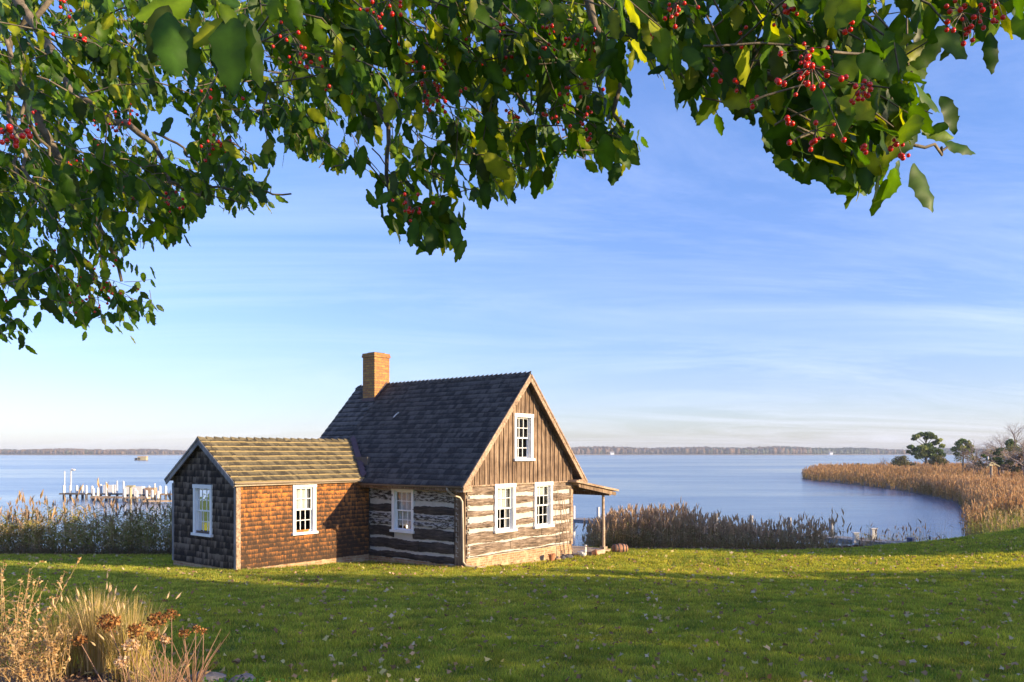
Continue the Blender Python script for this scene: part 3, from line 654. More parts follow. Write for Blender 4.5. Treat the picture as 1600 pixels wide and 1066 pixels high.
# ------------------------------------------------------------------ reeds and grasses
def reed_bed(name,pts,H,blades,w,cols,plume_col,label,plume=.6,lean=.14,leafn=3,plume_l=.28,cat='reeds'):
    """pts (n,2+) base positions with z; builds stems, leaves and plumes as one mesh"""
    n=len(pts); m=n*blades; base=np.repeat(pts,blades,0)+np.stack([RNG.normal(0,.12,m),RNG.normal(0,.12,m),np.zeros(m)],1)
    Hh=np.repeat(H,blades)*RNG.uniform(.55,1.12,m); az=RNG.uniform(0,6.28,m); ln=RNG.normal(0,lean,m); dirs=np.stack([np.cos(az)*ln,np.sin(az)*ln,np.ones(m)],1)
    sd=RNG.uniform(0,6.28,m); side=np.stack([np.cos(sd),np.sin(sd),np.zeros(m)],1)*w*.5
    tipp=base+dirs*Hh[:,None]; mid=base+dirs*(Hh*.5)[:,None]+side*.3
    pal=np.array(cols); cc=pal[RNG.integers(0,len(pal),m)]*RNG.uniform(.75,1.25,(m,1))
    V=[np.stack([base-side*.5,base+side*.5,mid+side*.5,mid-side*.5,tipp+side*.2,tipp-side*.2],1).reshape(-1,3)]
    Fq=[np.array([[0,1,2,3],[3,2,4,5]])[None]+(np.arange(m)*6)[:,None,None]]; C=[np.repeat(cc,6,0)]; off=m*6
    for k in range(leafn):
        t=RNG.uniform(.15,.85,m); p0=base+dirs*(Hh*t)[:,None]; a=RNG.uniform(0,6.28,m); L=RNG.uniform(.2,.42,m)*np.repeat(H,blades)/2.2; out=np.stack([np.cos(a),np.sin(a),np.zeros(m)],1)
        p1=p0+out*(L*.5)[:,None]+np.array([0,0,1])*(L*.38)[:,None]; p2=p0+out*L[:,None]+np.array([0,0,1])*(L*RNG.uniform(-.1,.5,m))[:,None]
        s=np.cross(out,[0,0,1])*w*.55+np.array([0,0,1])*w*.4
        V.append(np.stack([p0-s*.4,p0+s*.4,p1+s,p1-s,p2+s*.1,p2-s*.1],1).reshape(-1,3)); Fq.append(np.array([[0,1,2,3],[3,2,4,5]])[None]+(np.arange(m)*6)[:,None,None]+off); off+=m*6
        C.append(np.repeat(pal[RNG.integers(0,len(pal),m)]*RNG.uniform(.75,1.25,(m,1)),6,0))
    sel=np.where(RNG.random(m)<plume)[0]; q=len(sel)
    if q:
        t=tipp[sel]; pl=plume_l*RNG.uniform(.7,1.3,q); a=RNG.uniform(-3.14,3.14,q); tl=RNG.uniform(.0,.45,q); dr=np.stack([np.cos(a)*tl,np.sin(a)*tl,np.ones(q)],1)
        for ss in range(2):
            s=np.stack([np.cos(a+1.57*ss),np.sin(a+1.57*ss),np.zeros(q)],1)*(pl*.14)[:,None]
            p1=t+dr*(pl*.4)[:,None]; p2=t+dr*pl[:,None]+RNG.normal(0,.05,(q,3))
            V.append(np.stack([t-s*.3,t+s*.3,p1+s,p1-s,p2+s*.15,p2-s*.15],1).reshape(-1,3)); Fq.append(np.array([[0,1,2,3],[3,2,4,5]])[None]+(np.arange(q)*6)[:,None,None]+off); off+=q*6
            C.append(np.repeat(np.array(plume_col)*RNG.uniform(.7,1.3,(q,1)),6,0))
    V=np.vstack(V); Fq=np.vstack([f.reshape(-1,4) for f in Fq]); C=np.vstack(C)
    o=fast_mesh(name,V,Fq,M['reed'],C); tag(o,label,cat,kind='stuff'); return o
def scatter(n,x0,x1,y0,y1,test=None):
    x=RNG.uniform(x0,x1,n); y=RNG.uniform(y0,y1,n)
    if test is not None: k=test(x,y); x=x[k]; y=y[k]
    return x,y
# left bed beyond the lawn edge
x,y=scatter(1150,-32,-7.0,31.7,35.2); z=lawn_z(x,y)
reed_bed('reed_bed',np.stack([x,y,z],1),1.55+.35*np.sin(x*1.3)*RNG.random(len(x))+(y-31)*.2,2,.03,[(.44,.33,.14),(.27,.27,.05),(.5,.38,.18),(.34,.24,.11),(.2,.22,.04)],(.36,.25,.17),'tall reeds with dusky plumes along the bank left of the shingled wing',plume=.28,leafn=10)
x,y=scatter(14,-22,-14,31.2,33); z=lawn_z(x,y)
reed_bed('plume_reeds',np.stack([x,y,z],1),2.3+.2*RNG.random(len(x)),1,.02,[(.3,.22,.12)],(.5,.33,.17),'few tallest reeds with orange lit plumes above the left reed bed',plume=1,leafn=3,plume_l=.36)
# right bed
def rt(x,y): return (y>32.2+.1*np.sin(x))
x,y=scatter(1250,3.2,13.6,32.3,36.2,lambda x,y:(x<12.9+.3*np.sin(y*3))|(RNG.random(len(x))<.15)); z=lawn_z(x,y)
reed_bed('reed_bed',np.stack([x,y,z],1),(.86+.16*np.sin(x*1.1+1)+.1*np.sin(x*3)+.12+.25*sstep(11,13,x)+.2*sstep(5,4,np.abs(x-6)+2))*RNG.uniform(.85,1.1,len(x))+(y-32)*.12,4,.02,[(.4,.28,.15),(.5,.36,.2),(.3,.2,.11),(.26,.25,.09),(.55,.42,.25)],(.5,.35,.23),'dense brown reed bed along the bank right of the porch',plume=.6,leafn=3,plume_l=.24)
x,y=scatter(230,15.6,18.9,35.2,38.5); z=np.maximum(lawn_z(x,y),-.2)
reed_bed('reed_clump',np.stack([x,y,z],1),np.full(len(x),2.05)+.5*(RNG.random(len(x))<.12),3,.02,[(.25,.2,.1),(.16,.18,.06),(.3,.22,.12)],(.2,.14,.1),'small sparse reed clump in the water behind the walkway',plume=.12,leafn=3,plume_l=.2)
x,y=scatter(3400,-32,-7,31.2,32.1); z=lawn_z(x,y)
reed_bed('bank_undergrowth',np.stack([x,y,z],1),RNG.uniform(.15,.5,len(x)),2,.02,[(.2,.12,.07),(.26,.16,.09),(.14,.1,.05),(.14,.15,.04)],(.3,.2,.1),'low brown undergrowth at the foot of the left reeds',plume=0,leafn=3,lean=.5,cat='undergrowth')
x,y=scatter(1500,3.4,13.2,31.7,32.6); z=lawn_z(x,y)
reed_bed('bank_undergrowth',np.stack([x,y,z],1),RNG.uniform(.12,.42,len(x))+.35*(np.abs(x-4.6)<.7),2,.02,[(.3,.18,.08),(.22,.14,.07),(.36,.25,.1),(.16,.17,.05)],(.3,.2,.1),'low rusty undergrowth at the foot of the right reeds',plume=0,leafn=3,lean=.5,cat='undergrowth')
# marsh
def mtest(lim): return lambda x,y: inpoly(x,y,SHORE)&(x<y*.70+6)&(x>y*.2)
x,y=scatter(26000,20,62,36,110,mtest(0)); e=polydist(x,y,SHORE); z=np.clip(e*.25,-.1,.35)
near=sstep(60,44,y)[...]
GOLD=[(.40,.24,.09),(.46,.29,.12),(.34,.2,.08),(.42,.29,.13),(.24,.18,.06)]
YEL=[(.42,.38,.08),(.33,.34,.07),(.5,.43,.13),(.25,.28,.06)]
kn=(y<55+4*np.sin(x))
reed_bed('marsh_grass',np.stack([x,y,z],1)[kn],np.full(kn.sum(),1.35),4,.03,YEL,(.5,.36,.18),'yellow green marsh grass at the near right edge of the cove',plume=.15,leafn=2,cat='marsh grass')
k2=~kn&(RNG.random(len(x))<.85)
reed_bed('marsh_reeds',np.stack([x,y,z],1)[k2],(1.75+.15*np.sin(x[k2]*.4)+.12*np.sin(y[k2]*.31))*RNG.uniform(.8,1.1,k2.sum()),3,.055,GOLD,(.52,.33,.17),'golden reed marsh curving round the cove on the right',plume=.75,leafn=2,plume_l=.4)
x,y=scatter(42000,48,175,100,238,mtest(0)); e=polydist(x,y,SHORE); z=np.clip(e*.25,-.1,.35); kk=(RNG.random(len(x))<.6)|(e<4)
x,y,z,e=x[kk],y[kk],z[kk],e[kk]
reed_bed('far_marsh_reeds',np.stack([x,y,z],1),(1.9+.25*np.sin(x*.2))*RNG.uniform(.8,1.1,len(x))*np.clip(.75+e*.06,0,1),2,.13,GOLD,(.50,.31,.15),'distant orange reeds covering the low point in the river',plume=.8,leafn=1,plume_l=.5)

# lawn grass
_G=RNG.random((64,64))
def vnoise(x,y):
    xi=np.floor(x).astype(int); yi=np.floor(y).astype(int); fx=x-xi; fy=y-yi; fx=fx*fx*(3-2*fx); fy=fy*fy*(3-2*fy)
    a=_G[xi%64,yi%64]; b=_G[(xi+1)%64,yi%64]; c=_G[xi%64,(yi+1)%64]; d=_G[(xi+1)%64,(yi+1)%64]
    return (a*(1-fx)+b*fx)*(1-fy)+(c*(1-fx)+d*fx)*fy
def lawn_grass():
    Vs=[];Cs=[]
    for (y0,y1,n,h,w,o_) in ((5.5,10,260000,.045,.0065,0),(10,16,300000,.048,.010,0),(16,24,320000,.05,.016,0),(24,34.5,230000,.06,.024,0),(2,5.5,70000,.05,.011,1),(5.5,12,120000,.05,.014,2),(12,22,140000,.05,.024,2),(22,34,110000,.06,.036,2)):
        y=RNG.uniform(y0,y1,n); x=RNG.uniform(-1,1,n)*(y*.66+(.6 if o_==0 else 5))
        if o_==2: x=np.sign(RNG.uniform(-1,1,n))*(y*.66+.5+RNG.uniform(0,9,n))
        z=lawn_z(x,y)
        keep=(z>.3)&~((y>31.3)&((x<-6)|((x>3.5)&(x<14))))&~((x<-3.0-(8.3-y)*.3)&(y<8.6)&(x<-2.6))
        loc=np.stack([x-GA.x,y-24],1); u=loc[:,0]*.635+loc[:,1]*.772; v=-loc[:,0]*.772+loc[:,1]*.635
        keep&=~(((u>-.02)&(u<W+2)&(v>-.05)&(v<8))|((u>WU)&(u<0)&(v>V0)&(v<V0+WW)))
        x,y,z=x[keep],y[keep],z[keep]; n=len(x)
        pt=.5+.5*np.sin(x*1.7+2*np.sin(y*.9))*np.sin(y*1.3+np.sin(x*1.1)); pt2=.5+.5*np.sin(x*6+3*np.sin(y*4))*np.sin(y*7+x*2)
        hh=h*RNG.uniform(.5,1.5,n)*(.55+.9*vnoise(x*4.5,y*3.5)); a=RNG.uniform(0,6.28,n); l=RNG.uniform(.1,.8,n)*hh; s=RNG.uniform(0,6.28,n)
        b=np.stack([x,y,z-.005],1); sd=np.stack([np.cos(s),np.sin(s),0*s],1)*w*.5; t=b+np.stack([np.cos(a)*l,np.sin(a)*l,hh],1)
        Vs.append(np.stack([b-sd,b+sd,t],1).reshape(-1,3))
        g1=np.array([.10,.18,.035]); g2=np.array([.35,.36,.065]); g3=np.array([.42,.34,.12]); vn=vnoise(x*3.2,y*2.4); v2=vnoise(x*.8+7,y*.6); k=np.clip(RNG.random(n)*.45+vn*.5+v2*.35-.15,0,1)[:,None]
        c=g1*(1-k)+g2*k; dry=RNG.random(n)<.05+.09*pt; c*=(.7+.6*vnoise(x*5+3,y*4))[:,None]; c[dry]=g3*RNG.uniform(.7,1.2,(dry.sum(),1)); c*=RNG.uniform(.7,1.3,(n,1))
        Cs.append((c[:,None,:]*np.array([.38,.38,1.9])[None,:,None]*np.array([[1,1,1],[1,1,1],[1.12,1.0,.9]])[None]).reshape(-1,3))  # roots darkened, tips brightened and yellower: sun and shade contrast in the colour
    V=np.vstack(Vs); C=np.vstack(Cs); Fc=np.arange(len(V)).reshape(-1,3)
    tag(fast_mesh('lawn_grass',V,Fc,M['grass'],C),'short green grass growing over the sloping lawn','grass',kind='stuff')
lawn_grass()
def fallen_leaves():
    n=2900; y=6+RNG.random(n)**1.2*25; x=RNG.uniform(-1,1,n)*y*.66; z=lawn_z(x,y)+.062
    t=[];nn=9
    for i in range(nn): a=2*math.pi*i/nn; r=1 if i%2==0 else .55; t.append((math.cos(a)*r*.7,math.sin(a)*r,.25*math.sin(a*2)+.15*math.cos(a*3)))
    T=np.array(t); TF=np.array([list(range(nn))]); d=RNG.normal(0,1,(n,3)); d[:,2]*=.4; nm=RNG.normal(0,.5,(n,3)); nm[:,2]+=1
    V,Fc=instance(T,TF,np.stack([x,y,z],1),rots(n,d,nm),RNG.uniform(.022,.052,n)*(.8+y*.03))
    pal=np.array([(.58,.36,.2),(.45,.26,.13),(.62,.48,.3),(.3,.17,.09),(.65,.52,.2)]); C=np.repeat(pal[RNG.integers(0,5,n)]*RNG.uniform(.7,1.2,(n,1)),nn,0)
    tag(fast_mesh('fallen_leaves',V,Fc,M['reed'],C),'dry brown leaves scattered over the lawn','leaves',kind='stuff')
    # leaf litter along the reed edges and the bed in the corner
    n=7000; k=RNG.random(n); x=np.where(k<.35,RNG.uniform(-24,-7,n),np.where(k<.62,RNG.uniform(4.5,13.5,n),RNG.uniform(-4.6,-1.2,n))); y=np.where(k<.62,RNG.normal(31.9,.28,n),6.2+RNG.random(n)*2.3)
    kp=(k<.62)|(x<-3.0-(8.6-y)*.1+.9*(7.6-y)); x,y=x[kp],y[kp]; n=len(x); z=lawn_z(x,y)+RNG.uniform(.01,.07,n)
    d=RNG.normal(0,1,(n,3)); nm=RNG.normal(0,.7,(n,3)); nm[:,2]+=.8
    V,Fc=instance(T,TF,np.stack([x,y,z],1),rots(n,d,nm),np.where(y>20,3.2,1)*RNG.uniform(.014,.03,n)); pal=np.array([(.28,.17,.1),(.2,.11,.07),(.4,.28,.18),(.13,.08,.06)])
    tag(fast_mesh('leaf_litter',V,Fc,M['reed'],np.repeat(pal[RNG.integers(0,4,n)],nn,0)),'brown leaf litter under the reeds and in the corner flower bed','leaf litter',kind='stuff')
fallen_leaves()

# ------------------------------------------------------------------ corner flower bed
def bed():
    rows=[]
    for y in np.arange(4.5,8.8,.3):
        x1=-3.0-(8.3-y)*.0+.75*(7.7-y)*.9; rows.append([(x,y,float(lawn_z(x,y))+.012) for x in np.linspace(-7,min(x1,-1.3),14)])
    mb=MB(); mb.grid(rows); tag(mb.build('flower_bed_soil',M['mulch']),kind='structure')
bed()
def grass_clump(name,x,y,n,H,spread,cols,pl,label,plume=.1,w=.006,fl=.09,lean0=0):
    z=float(lawn_z(x,y)); a=RNG.uniform(0,6.28,n); r=np.abs(RNG.normal(0,.09,n)); b=np.stack([x+np.cos(a)*r,y+np.sin(a)*r,np.full(n,z)],1)
    out=np.stack([np.cos(a),np.sin(a),0*a],1); h=H*RNG.uniform(.45,1,n); sp=spread*RNG.random(n)**.8*h
    V=[];Fq=[];C=[];k=6; side=np.cross(out,[0,0,1])*w*.5+RNG.normal(0,w*.15,(n,3)); prev=[]
    for i in range(k+1):
        t=i/k; p=b+out*(sp*t**1.7)[:,None]+np.array([0,0,1])*(h*(t-.28*t**3*(sp/h)))[:,None]; ww=(1-t)**.6; prev+= [p-side*ww,p+side*ww]
    V=np.stack(prev,1).reshape(-1,3); f=np.array([[2*i,2*i+1,2*i+3,2*i+2] for i in range(k)]); Fq=(f[None]+(np.arange(n)*2*(k+1))[:,None,None]).reshape(-1,4)
    pal=np.array(cols); C=np.repeat(pal[RNG.integers(0,len(pal),n)]*RNG.uniform(.7,1.25,(n,1)),2*(k+1),0)
    r=empty(name,(0,0,0)); o=fast_mesh('blades',V,Fq,M['reed'],C,parent=r); q=int(n*plume)
    if q:
        tips=V.reshape(n,-1,3)[:q,-1]; d=V.reshape(n,-1,3)[:q,-1]-V.reshape(n,-1,3)[:q,-5]; d/=np.linalg.norm(d,axis=1,keepdims=True)
        T=[];TFl=[]
        for i in range(6):
            rr=(.0,.8,1,.9,.55,.05)[i]*.0095
            for j in range(6): T.append((rr*math.cos(j*1.047),i/5-.1,rr*math.sin(j*1.047)))
        T=np.array(T); T[:,0]/=1; TFl=np.array([[i*6+j,i*6+(j+1)%6,(i+1)*6+(j+1)%6,(i+1)*6+j] for i in range(5) for j in range(6)])
        L=fl*RNG.uniform(.7,1.2,q); T2=T.copy(); V2,F2=instance(T2,TFl,tips,rots(q,d,RNG.normal(0,1,(q,3))),np.stack([np.ones(q)*1.1,L,np.ones(q)*1.1],1))
        fast_mesh('seed_heads',V2,F2,M['reed'],np.repeat(np.array(pl)*RNG.uniform(.75,1.2,(q,1)),len(T),0),parent=r,smooth=True)
        # bristles
        m=q*60; i_=RNG.integers(0,q,m); t=RNG.random(m); p=tips[i_]+d[i_]*(L[i_]*t)[:,None]; o_=RNG.normal(0,1,(m,3)); o_/=np.linalg.norm(o_,axis=1,keepdims=True); e=p+(o_*.014+d[i_]*.014); s=np.cross(o_,d[i_])*.001
        fast_mesh('bristles',np.stack([p-s,p+s,e],1).reshape(-1,3),np.arange(m*3).reshape(-1,3),M['reed'],np.tile(np.array(pl)*1.1,(m*3,1)),parent=r)
    return tag(r,label,'ornamental grass')
STRAW=[(.6,.44,.18),(.52,.37,.13),(.68,.52,.25),(.42,.32,.08)]
for px,py,Y,H,lab,n,pl in ((150,1045,8.4,1.0,'largest tan fountain grass clump with pale seed heads in the corner bed',1100,.028),(205,1060,8.0,.95,'tan fountain grass just right of the largest clump, leaning over the lawn',650,.03),(95,1050,8.3,.8,'shorter tan fountain grass between the largest clump and the left edge',600,.02)):
    c=at(px,py,Y); grass_clump('fountain_grass',c.x,c.y,n,H,.5,STRAW+([(.3,.26,.05)] if px>180 else []),(.66,.5,.28),lab,pl)
c=at(250,1066,7.3); grass_clump('fountain_grass',c.x,c.y,380,.42,.9,[(.46,.36,.09),(.55,.42,.15),(.36,.3,.06)],(.6,.4,.2),'low yellow fountain grass at the right end of the corner bed',.015)
def dry_perennial(px,py,Y,H,n,label):
    c=at(px,py,Y); z=float(lawn_z(c.x,c.y)); r=empty('dried_perennial',(c.x,c.y,z)); mb=MB(); leaf=[]
    for i in range(n):
        a=random.uniform(0,6.28); l=random.uniform(0,.5)*H; h=H*random.uniform(.5,1); p=Vector((random.gauss(0,.1),random.gauss(0,.1),0)); pts=[p]
        for k in range(4): p=p+Vector((math.cos(a)*l/4+random.gauss(0,.02),math.sin(a)*l/4+random.gauss(0,.02),h/4)); pts.append(p)
        mb.tube(pts,[.004,.0035,.003,.0025,.0015],5,cap=False)
        for k in range(16):
            t=random.uniform(.25,1); q=pts[min(3,int(t*4))].lerp(pts[min(4,int(t*4)+1)],(t*4)%1); leaf.append(q)
            if random.random()<.3:
                e=q+Vector((random.gauss(0,.07),random.gauss(0,.07),.07)); mb.tube([q,e],[.002,.001],4,cap=False); leaf+= [e,e]
    mb.build('stems',plain('dry_stem',(.42,.28,.13),.8,.2,20) ,r)
    L=np.array([tuple(q) for q in leaf]); m=len(L); T=np.array([(0,0,0),(.3,.35,.1),(.0,1,-.15),(-.3,.35,.1)]); d=RNG.normal(0,1,(m,3)); 
    V,Fc=instance(T,np.array([[0,1,2,3]]),L,rots(m,d,RNG.normal(0,1,(m,3))),RNG.uniform(.02,.045,m)); pal=np.array([(.5,.31,.13),(.38,.22,.09),(.6,.42,.22)])
    fast_mesh('leaves',V,Fc,M['reed'],np.repeat(pal[RNG.integers(0,3,m)],4,0),parent=r); tag(r,label,'plant')
dry_perennial(5,1040,8.0,1.15,46,'tall dried tan perennial at the left edge of the view'); dry_perennial(55,1060,7.6,.62,40,'low dried bushy perennial beside the tall one at the left edge')
def hydrangea(heads,bx,by,Y,label):
    c=at(bx,by,Y); z=float(lawn_z(c.x,c.y)); r=empty('dried_hydrangea',(c.x,c.y,z)); o0=Vector((c.x,c.y,z)); st=MB()
    T=np.array([(0,0,0),(.45,.4,.12),(.3,.95,-.1),(-.3,.95,.1),(-.45,.4,-.1)])
    for (px,py,YY,rad,cl) in heads:
        h=at(px,py,YY)-o0; st.tube([(random.gauss(0,.05),random.gauss(0,.05),0),h*.5+Vector((random.gauss(0,.03),0,-.02)),h-Vector((0,0,rad*.3))],[.006,.005,.0035],6)
        n=int(420*(rad/.1)**2); d=RNG.normal(0,1,(n,3)); d/=np.linalg.norm(d,axis=1,keepdims=True); rr=rad*RNG.uniform(.35,1,n)**.5; P=np.array(tuple(h))+d*rr[:,None]*np.array([1.15,1,.85])+RNG.normal(0,rad*.08,(n,3))
        V,Fc=instance(T,np.array([[0,1,2,3,4]]),P,rots(n,RNG.normal(0,1,(n,3)),d+RNG.normal(0,.4,(n,3))),RNG.uniform(.013,.026,n)); pal=np.array([(.36,.16,.05),(.25,.11,.04),(.48,.25,.09),(.16,.07,.035)]) if cl==0 else np.array([(.62,.42,.26),(.5,.28,.12),(.7,.52,.36)])
        fast_mesh('flower_head',V,Fc,M['reed'],np.repeat(pal[RNG.integers(0,len(pal),n)]*RNG.uniform(.7,1.2,(n,1)),5,0),parent=r)
    for i in range(26):
        a=random.uniform(0,6.28); e=Vector((math.cos(a)*random.uniform(.1,.4),math.sin(a)*.3,random.uniform(.25,.6))); st.tube([(0,0,0),e*.5+Vector((0,0,.05)),e],[.005,.004,.002],5,cap=False)
    st.build('stems',plain('brown_twig',(.25,.14,.08),.8,.2,20),r); tag(r,label,'hydrangea')
hydrangea([(170,972,6.6,.085,0),(212,985,6.7,.065,0),(205,1008,6.5,.055,1),(190,1035,6.3,.05,1),(125,1000,6.5,.05,0)],215,1066+60,6.3,'dried brown hydrangea with the largest rust coloured flower heads')
hydrangea([(245,968,7.0,.075,0),(268,960,7.3,.05,0),(258,1000,6.9,.045,1),(238,992,6.9,.05,0)],262,1100,6.8,'dried hydrangea leaning right with paired brown and cream heads')
hydrangea([(288,990,7.4,.045,0),(306,982,7.6,.035,0),(318,986,7.8,.03,0)],300,1075,7.4,'smallest dried hydrangea with three tiny orange heads at the bed edge')
for i,(px,py,Y,s) in enumerate(((322,1043,8.0,.13),(378,1046,7.9,.12),(350,1052,7.7,.08),(412,1058,7.7,.07),(290,1050,7.9,.08))):
    c=at(px,py,Y); mb=MB(); mb.blob((0,0,0),(s*1.5,s,s*.6),amp=.14,n=12,m=8); o=mb.build('edging_stone',M['stone']); o.location=(c.x,c.y,float(lawn_z(c.x,c.y))+s*.2); o.rotation_euler=(0,0,i*1.3)
    tag(o,['largest flat grey edging stone of the corner bed','second largest edging stone, at the right end of the bed','small stone between the two large edging stones','small outermost stone of the bed edging','small stone left of the large edging stone'][i],'stone','edging stones of the corner bed')
def groundcover():
    n=1100; c=at(370,1062,7.4); x=c.x+RNG.normal(0,.22,n); y=c.y+RNG.normal(0,.16,n); z=lawn_z(x,y)+RNG.uniform(.02,.12,n); T=np.array([(0,0,0),(.4,.3,.1),(.35,.8,0),(0,1,-.1),(-.35,.8,0),(-.4,.3,.1)])
    V,Fc=instance(T,np.array([[0,1,2,3,4,5]]),np.stack([x,y,z],1),rots(n,RNG.normal(0,1,(n,3)),RNG.normal(0,.5,(n,3))+[0,0,1]),RNG.uniform(.02,.04,n))
    tag(fast_mesh('ground_cover',V,Fc,M['grass'],np.tile((.06,.15,.03),(len(V),1))*np.repeat(RNG.uniform(.6,1.4,(n,1)),6,0)),'bright green leafy ground cover beside the edging stones','ground cover',kind='stuff')
groundcover()

# ------------------------------------------------------------------ docks, posts, floating hut
def pier():
    r=empty('pier',(0,0,0)); Y=96
    def P(px,Y=96,z=0): return Vector(((px-800)/F*Y,Y,z))
    dz=.55
    mb=MB(); mb.beam(P(98,98,dz),P(190,97,dz),1.3,.16); mb.build('deck',M['piling'],r)
    mb=MB(); mb.beam(P(145,93,dz-.15),P(235,92,dz-.15),1.0,.2); mb.build('deck',M['pale_wood'],r)
    mb=MB(); mb.beam(P(190,97,dz),P(310,96,dz),1.2,.16); mb.build('deck',M['pale_wood'],r); mb=MB(); mb.beam(P(225,88,dz-.3),P(310,89,dz-.3),1,.16); mb.build('deck',M['pale_wood'],r)
    specs=[(100,98,1.2),(110,98,1.2),(120,98,1.15),(129,98,1.2),(135,97,1.2),(144,97,1.15),(146,93,1.0),(153,93,1.1),(155,97,1.15),(166,93,1.9),(171,97,1.15),(183,97,1.9),(193,94,2.0),(195,90,1.2),(199,97,1.1),(207,96,1.2),(211,92,1.1),(214,90,.9),(221,95,1.15),(225,96,1.1),(229,88,1.0),(238,90,.95),(242,95,1.6),(247,88,.9),(250,96,1.2),(259,96,1.2),(233,96,1.2),(157.5,97,1.4)]
    for px,YY,h in specs:
        h*=.78; mb=MB(); mb.m=1; mb.tube([P(px,YY,-1),P(px,YY,dz)],.15,8); mb.m=0; w=.15 if h<1.2 else .1; mb.tube([P(px,YY,dz),P(px,YY,dz+h)],w,8); mb.tube([P(px,YY,dz+h),P(px,YY,dz+h+.12)],[w,.02],8); mb.build('piling',[M['pile_white'],M['piling']],r)
    mb=MB(); mb.tube([P(101,98,dz),P(101,98,dz+2.7)],.06,8); mb.build('lamp_pole',M['pile_white'],r)
    mb=MB(); mb.tube([P(111,98,dz),P(111,98,dz+2.7),P(112.5,98,dz+2.95),P(115,98,dz+2.9)],.08,8); mb.blob(P(115.5,98,dz+2.85),(.2,.2,.12)); mb.build('lamp_pole',M['pile_white'],r)
    for px,YY,w_,z0,h,mt in ((171,97,1.1,dz+.1,1.0,'pile_white'),(236,95,1.1,dz+.15,.7,'trim_wood'),(210,95,2.1,dz+.1,.9,'pile_white')):
        mb=MB(); p=P(px,YY,0); mb.box(p.x-w_/2,p.x+w_/2,YY-.4,YY+.4,z0,z0+h); mb.build('dock_box',M[mt],r)
    mb=MB(); p=P(204,86,0); mb.tube([P(204,86,-.8),P(204,86,1.9)],.14,8); mb.beam(P(199,86,1.95),P(210,86,1.95),.5,.14); mb.build('mooring_post',M['yellow_wood'],r)
    tag(r,'long pier on many white topped pilings out in the water at left','pier')
pier()
def walkway():
    r=empty('boardwalk',(0,0,0)); A=at(1452,853,34.5); B=at(1290,838,41.0); C=at(895,811,55)
    A.z=1.25; B.z=1.15; C.z=1.05
    A.z=1.58; B.z=1.28
    for a,b in ((A,B),(B,C)):
        mb=MB(); n=int((b-a).length/.16)
        for i in range(n): 
            p=a.lerp(b,(i+.5)/n); d=(b-a).normalized(); s=Vector((-d.y,d.x,0)); mb.beam(p-s*.65,p+s*.65,.145,.04)
        for sg in (-1,1):
            d=(b-a).normalized(); s=Vector((-d.y,d.x,0)); mb.beam(a+s*sg*.6-Vector((0,0,.12)),b+s*sg*.6-Vector((0,0,.12)),.08,.2)
        mb.build('deck',M['dock_wood'],r)
    for t,sd in ((.12,1),(.4,-1),(.4,1),(.7,-1),(.9,1)):
        p=A.lerp(B,t); mb=MB(); mb.tube([(p.x,p.y+sd*.62,-.9),(p.x,p.y+sd*.62,p.z-.0)],.12,8); mb.build('piling',M['piling'],r)
    for i in range(9):
        p=B.lerp(C,i/8); mb=MB(); mb.tube([(p.x,p.y-.7,-.9),(p.x,p.y-.7,p.z+.9)],.11,8); mb.build('piling',M['dock_wood'] if i<6 else M['pile_white'],r)
    for px,py,Y,w_ in ((1337,849,37.5,.2),(1365,842,38.5,.22)):
        p=at(px,py,Y); mb=MB(); mb.box(p.x-w_/2,p.x+w_/2,Y-.1,Y+.1,.6,p.z+.46); mb.box(p.x-w_/2-.04,p.x+w_/2+.04,Y-.14,Y+.14,p.z+.46,p.z+.5); mb.build('gate_post',M['pile_white'],r)
    tag(r,'grey plank boardwalk leading from the lawn out over the cove','boardwalk')
walkway()
p=at(1453,852,36); mb=MB(); mb.tube([(p.x,36,.2),(p.x,36,p.z+.22)],.015,6); pr=empty('marker_stake',(p.x,36,.2)); 
o=mb.build('rod',M['blue_plastic']); o.parent=pr; o.matrix_parent_inverse=Matrix.Translation((-p.x,-36,-.2)); mb=MB(); mb.blob((0,0,p.z+.12),(.05,.05,.1)); mb.build('cap',M['blue_plastic'],pr); tag(pr,'thin stake with a dark blue cap by the reeds at the lawn edge','stake')
p=at(1424,846,36.2); mb=MB(); mb.tube([(p.x,36.2,p.z-.25),(p.x,36.2,p.z+.12)],[.16,.19],12); mb.tube([(p.x,36.2,p.z+.1),(p.x,36.2,p.z+.16)],[.21,.21],12); tag(mb.build('bucket',M['blue_plastic']),'dark blue bucket standing at the end of the boardwalk','bucket')
def hut():
    p=at(220,719.6,560); r=empty('floating_hut',(p.x,560,0)); mb=MB(); mb.box(-1.6,4.2,-1.5,1.5,.2,2.3); mb.build('cabin',M['yellow_wood'],r); mb=MB(); mb.hexa([(-1.9,-1.8,2.3),(4.5,-1.8,2.3),(4.5,1.8,2.3),(-1.9,1.8,2.3),(-1.4,-1.4,2.9),(4.2,-1.4,3.1),(4.2,1.4,3.1),(-1.4,1.4,2.9)]); mb.build('roof',M['pale_wood'],r)
    mb=MB(); mb.box(-1.3,.3,-1.52,-1.4,.5,1.8); mb.build('opening',M['dark_paint'],r); mb=MB(); mb.box(-3.8,-2.2,-1,1,.0,1.7); mb.build('skiff',M['dark_paint'],r); mb=MB(); mb.box(-4,4.4,-1.6,1.6,-.3,.2); mb.build('float',M['piling'],r)
    tag(r,'small tan hut floating far out on the river above the pier','hut')
hut()
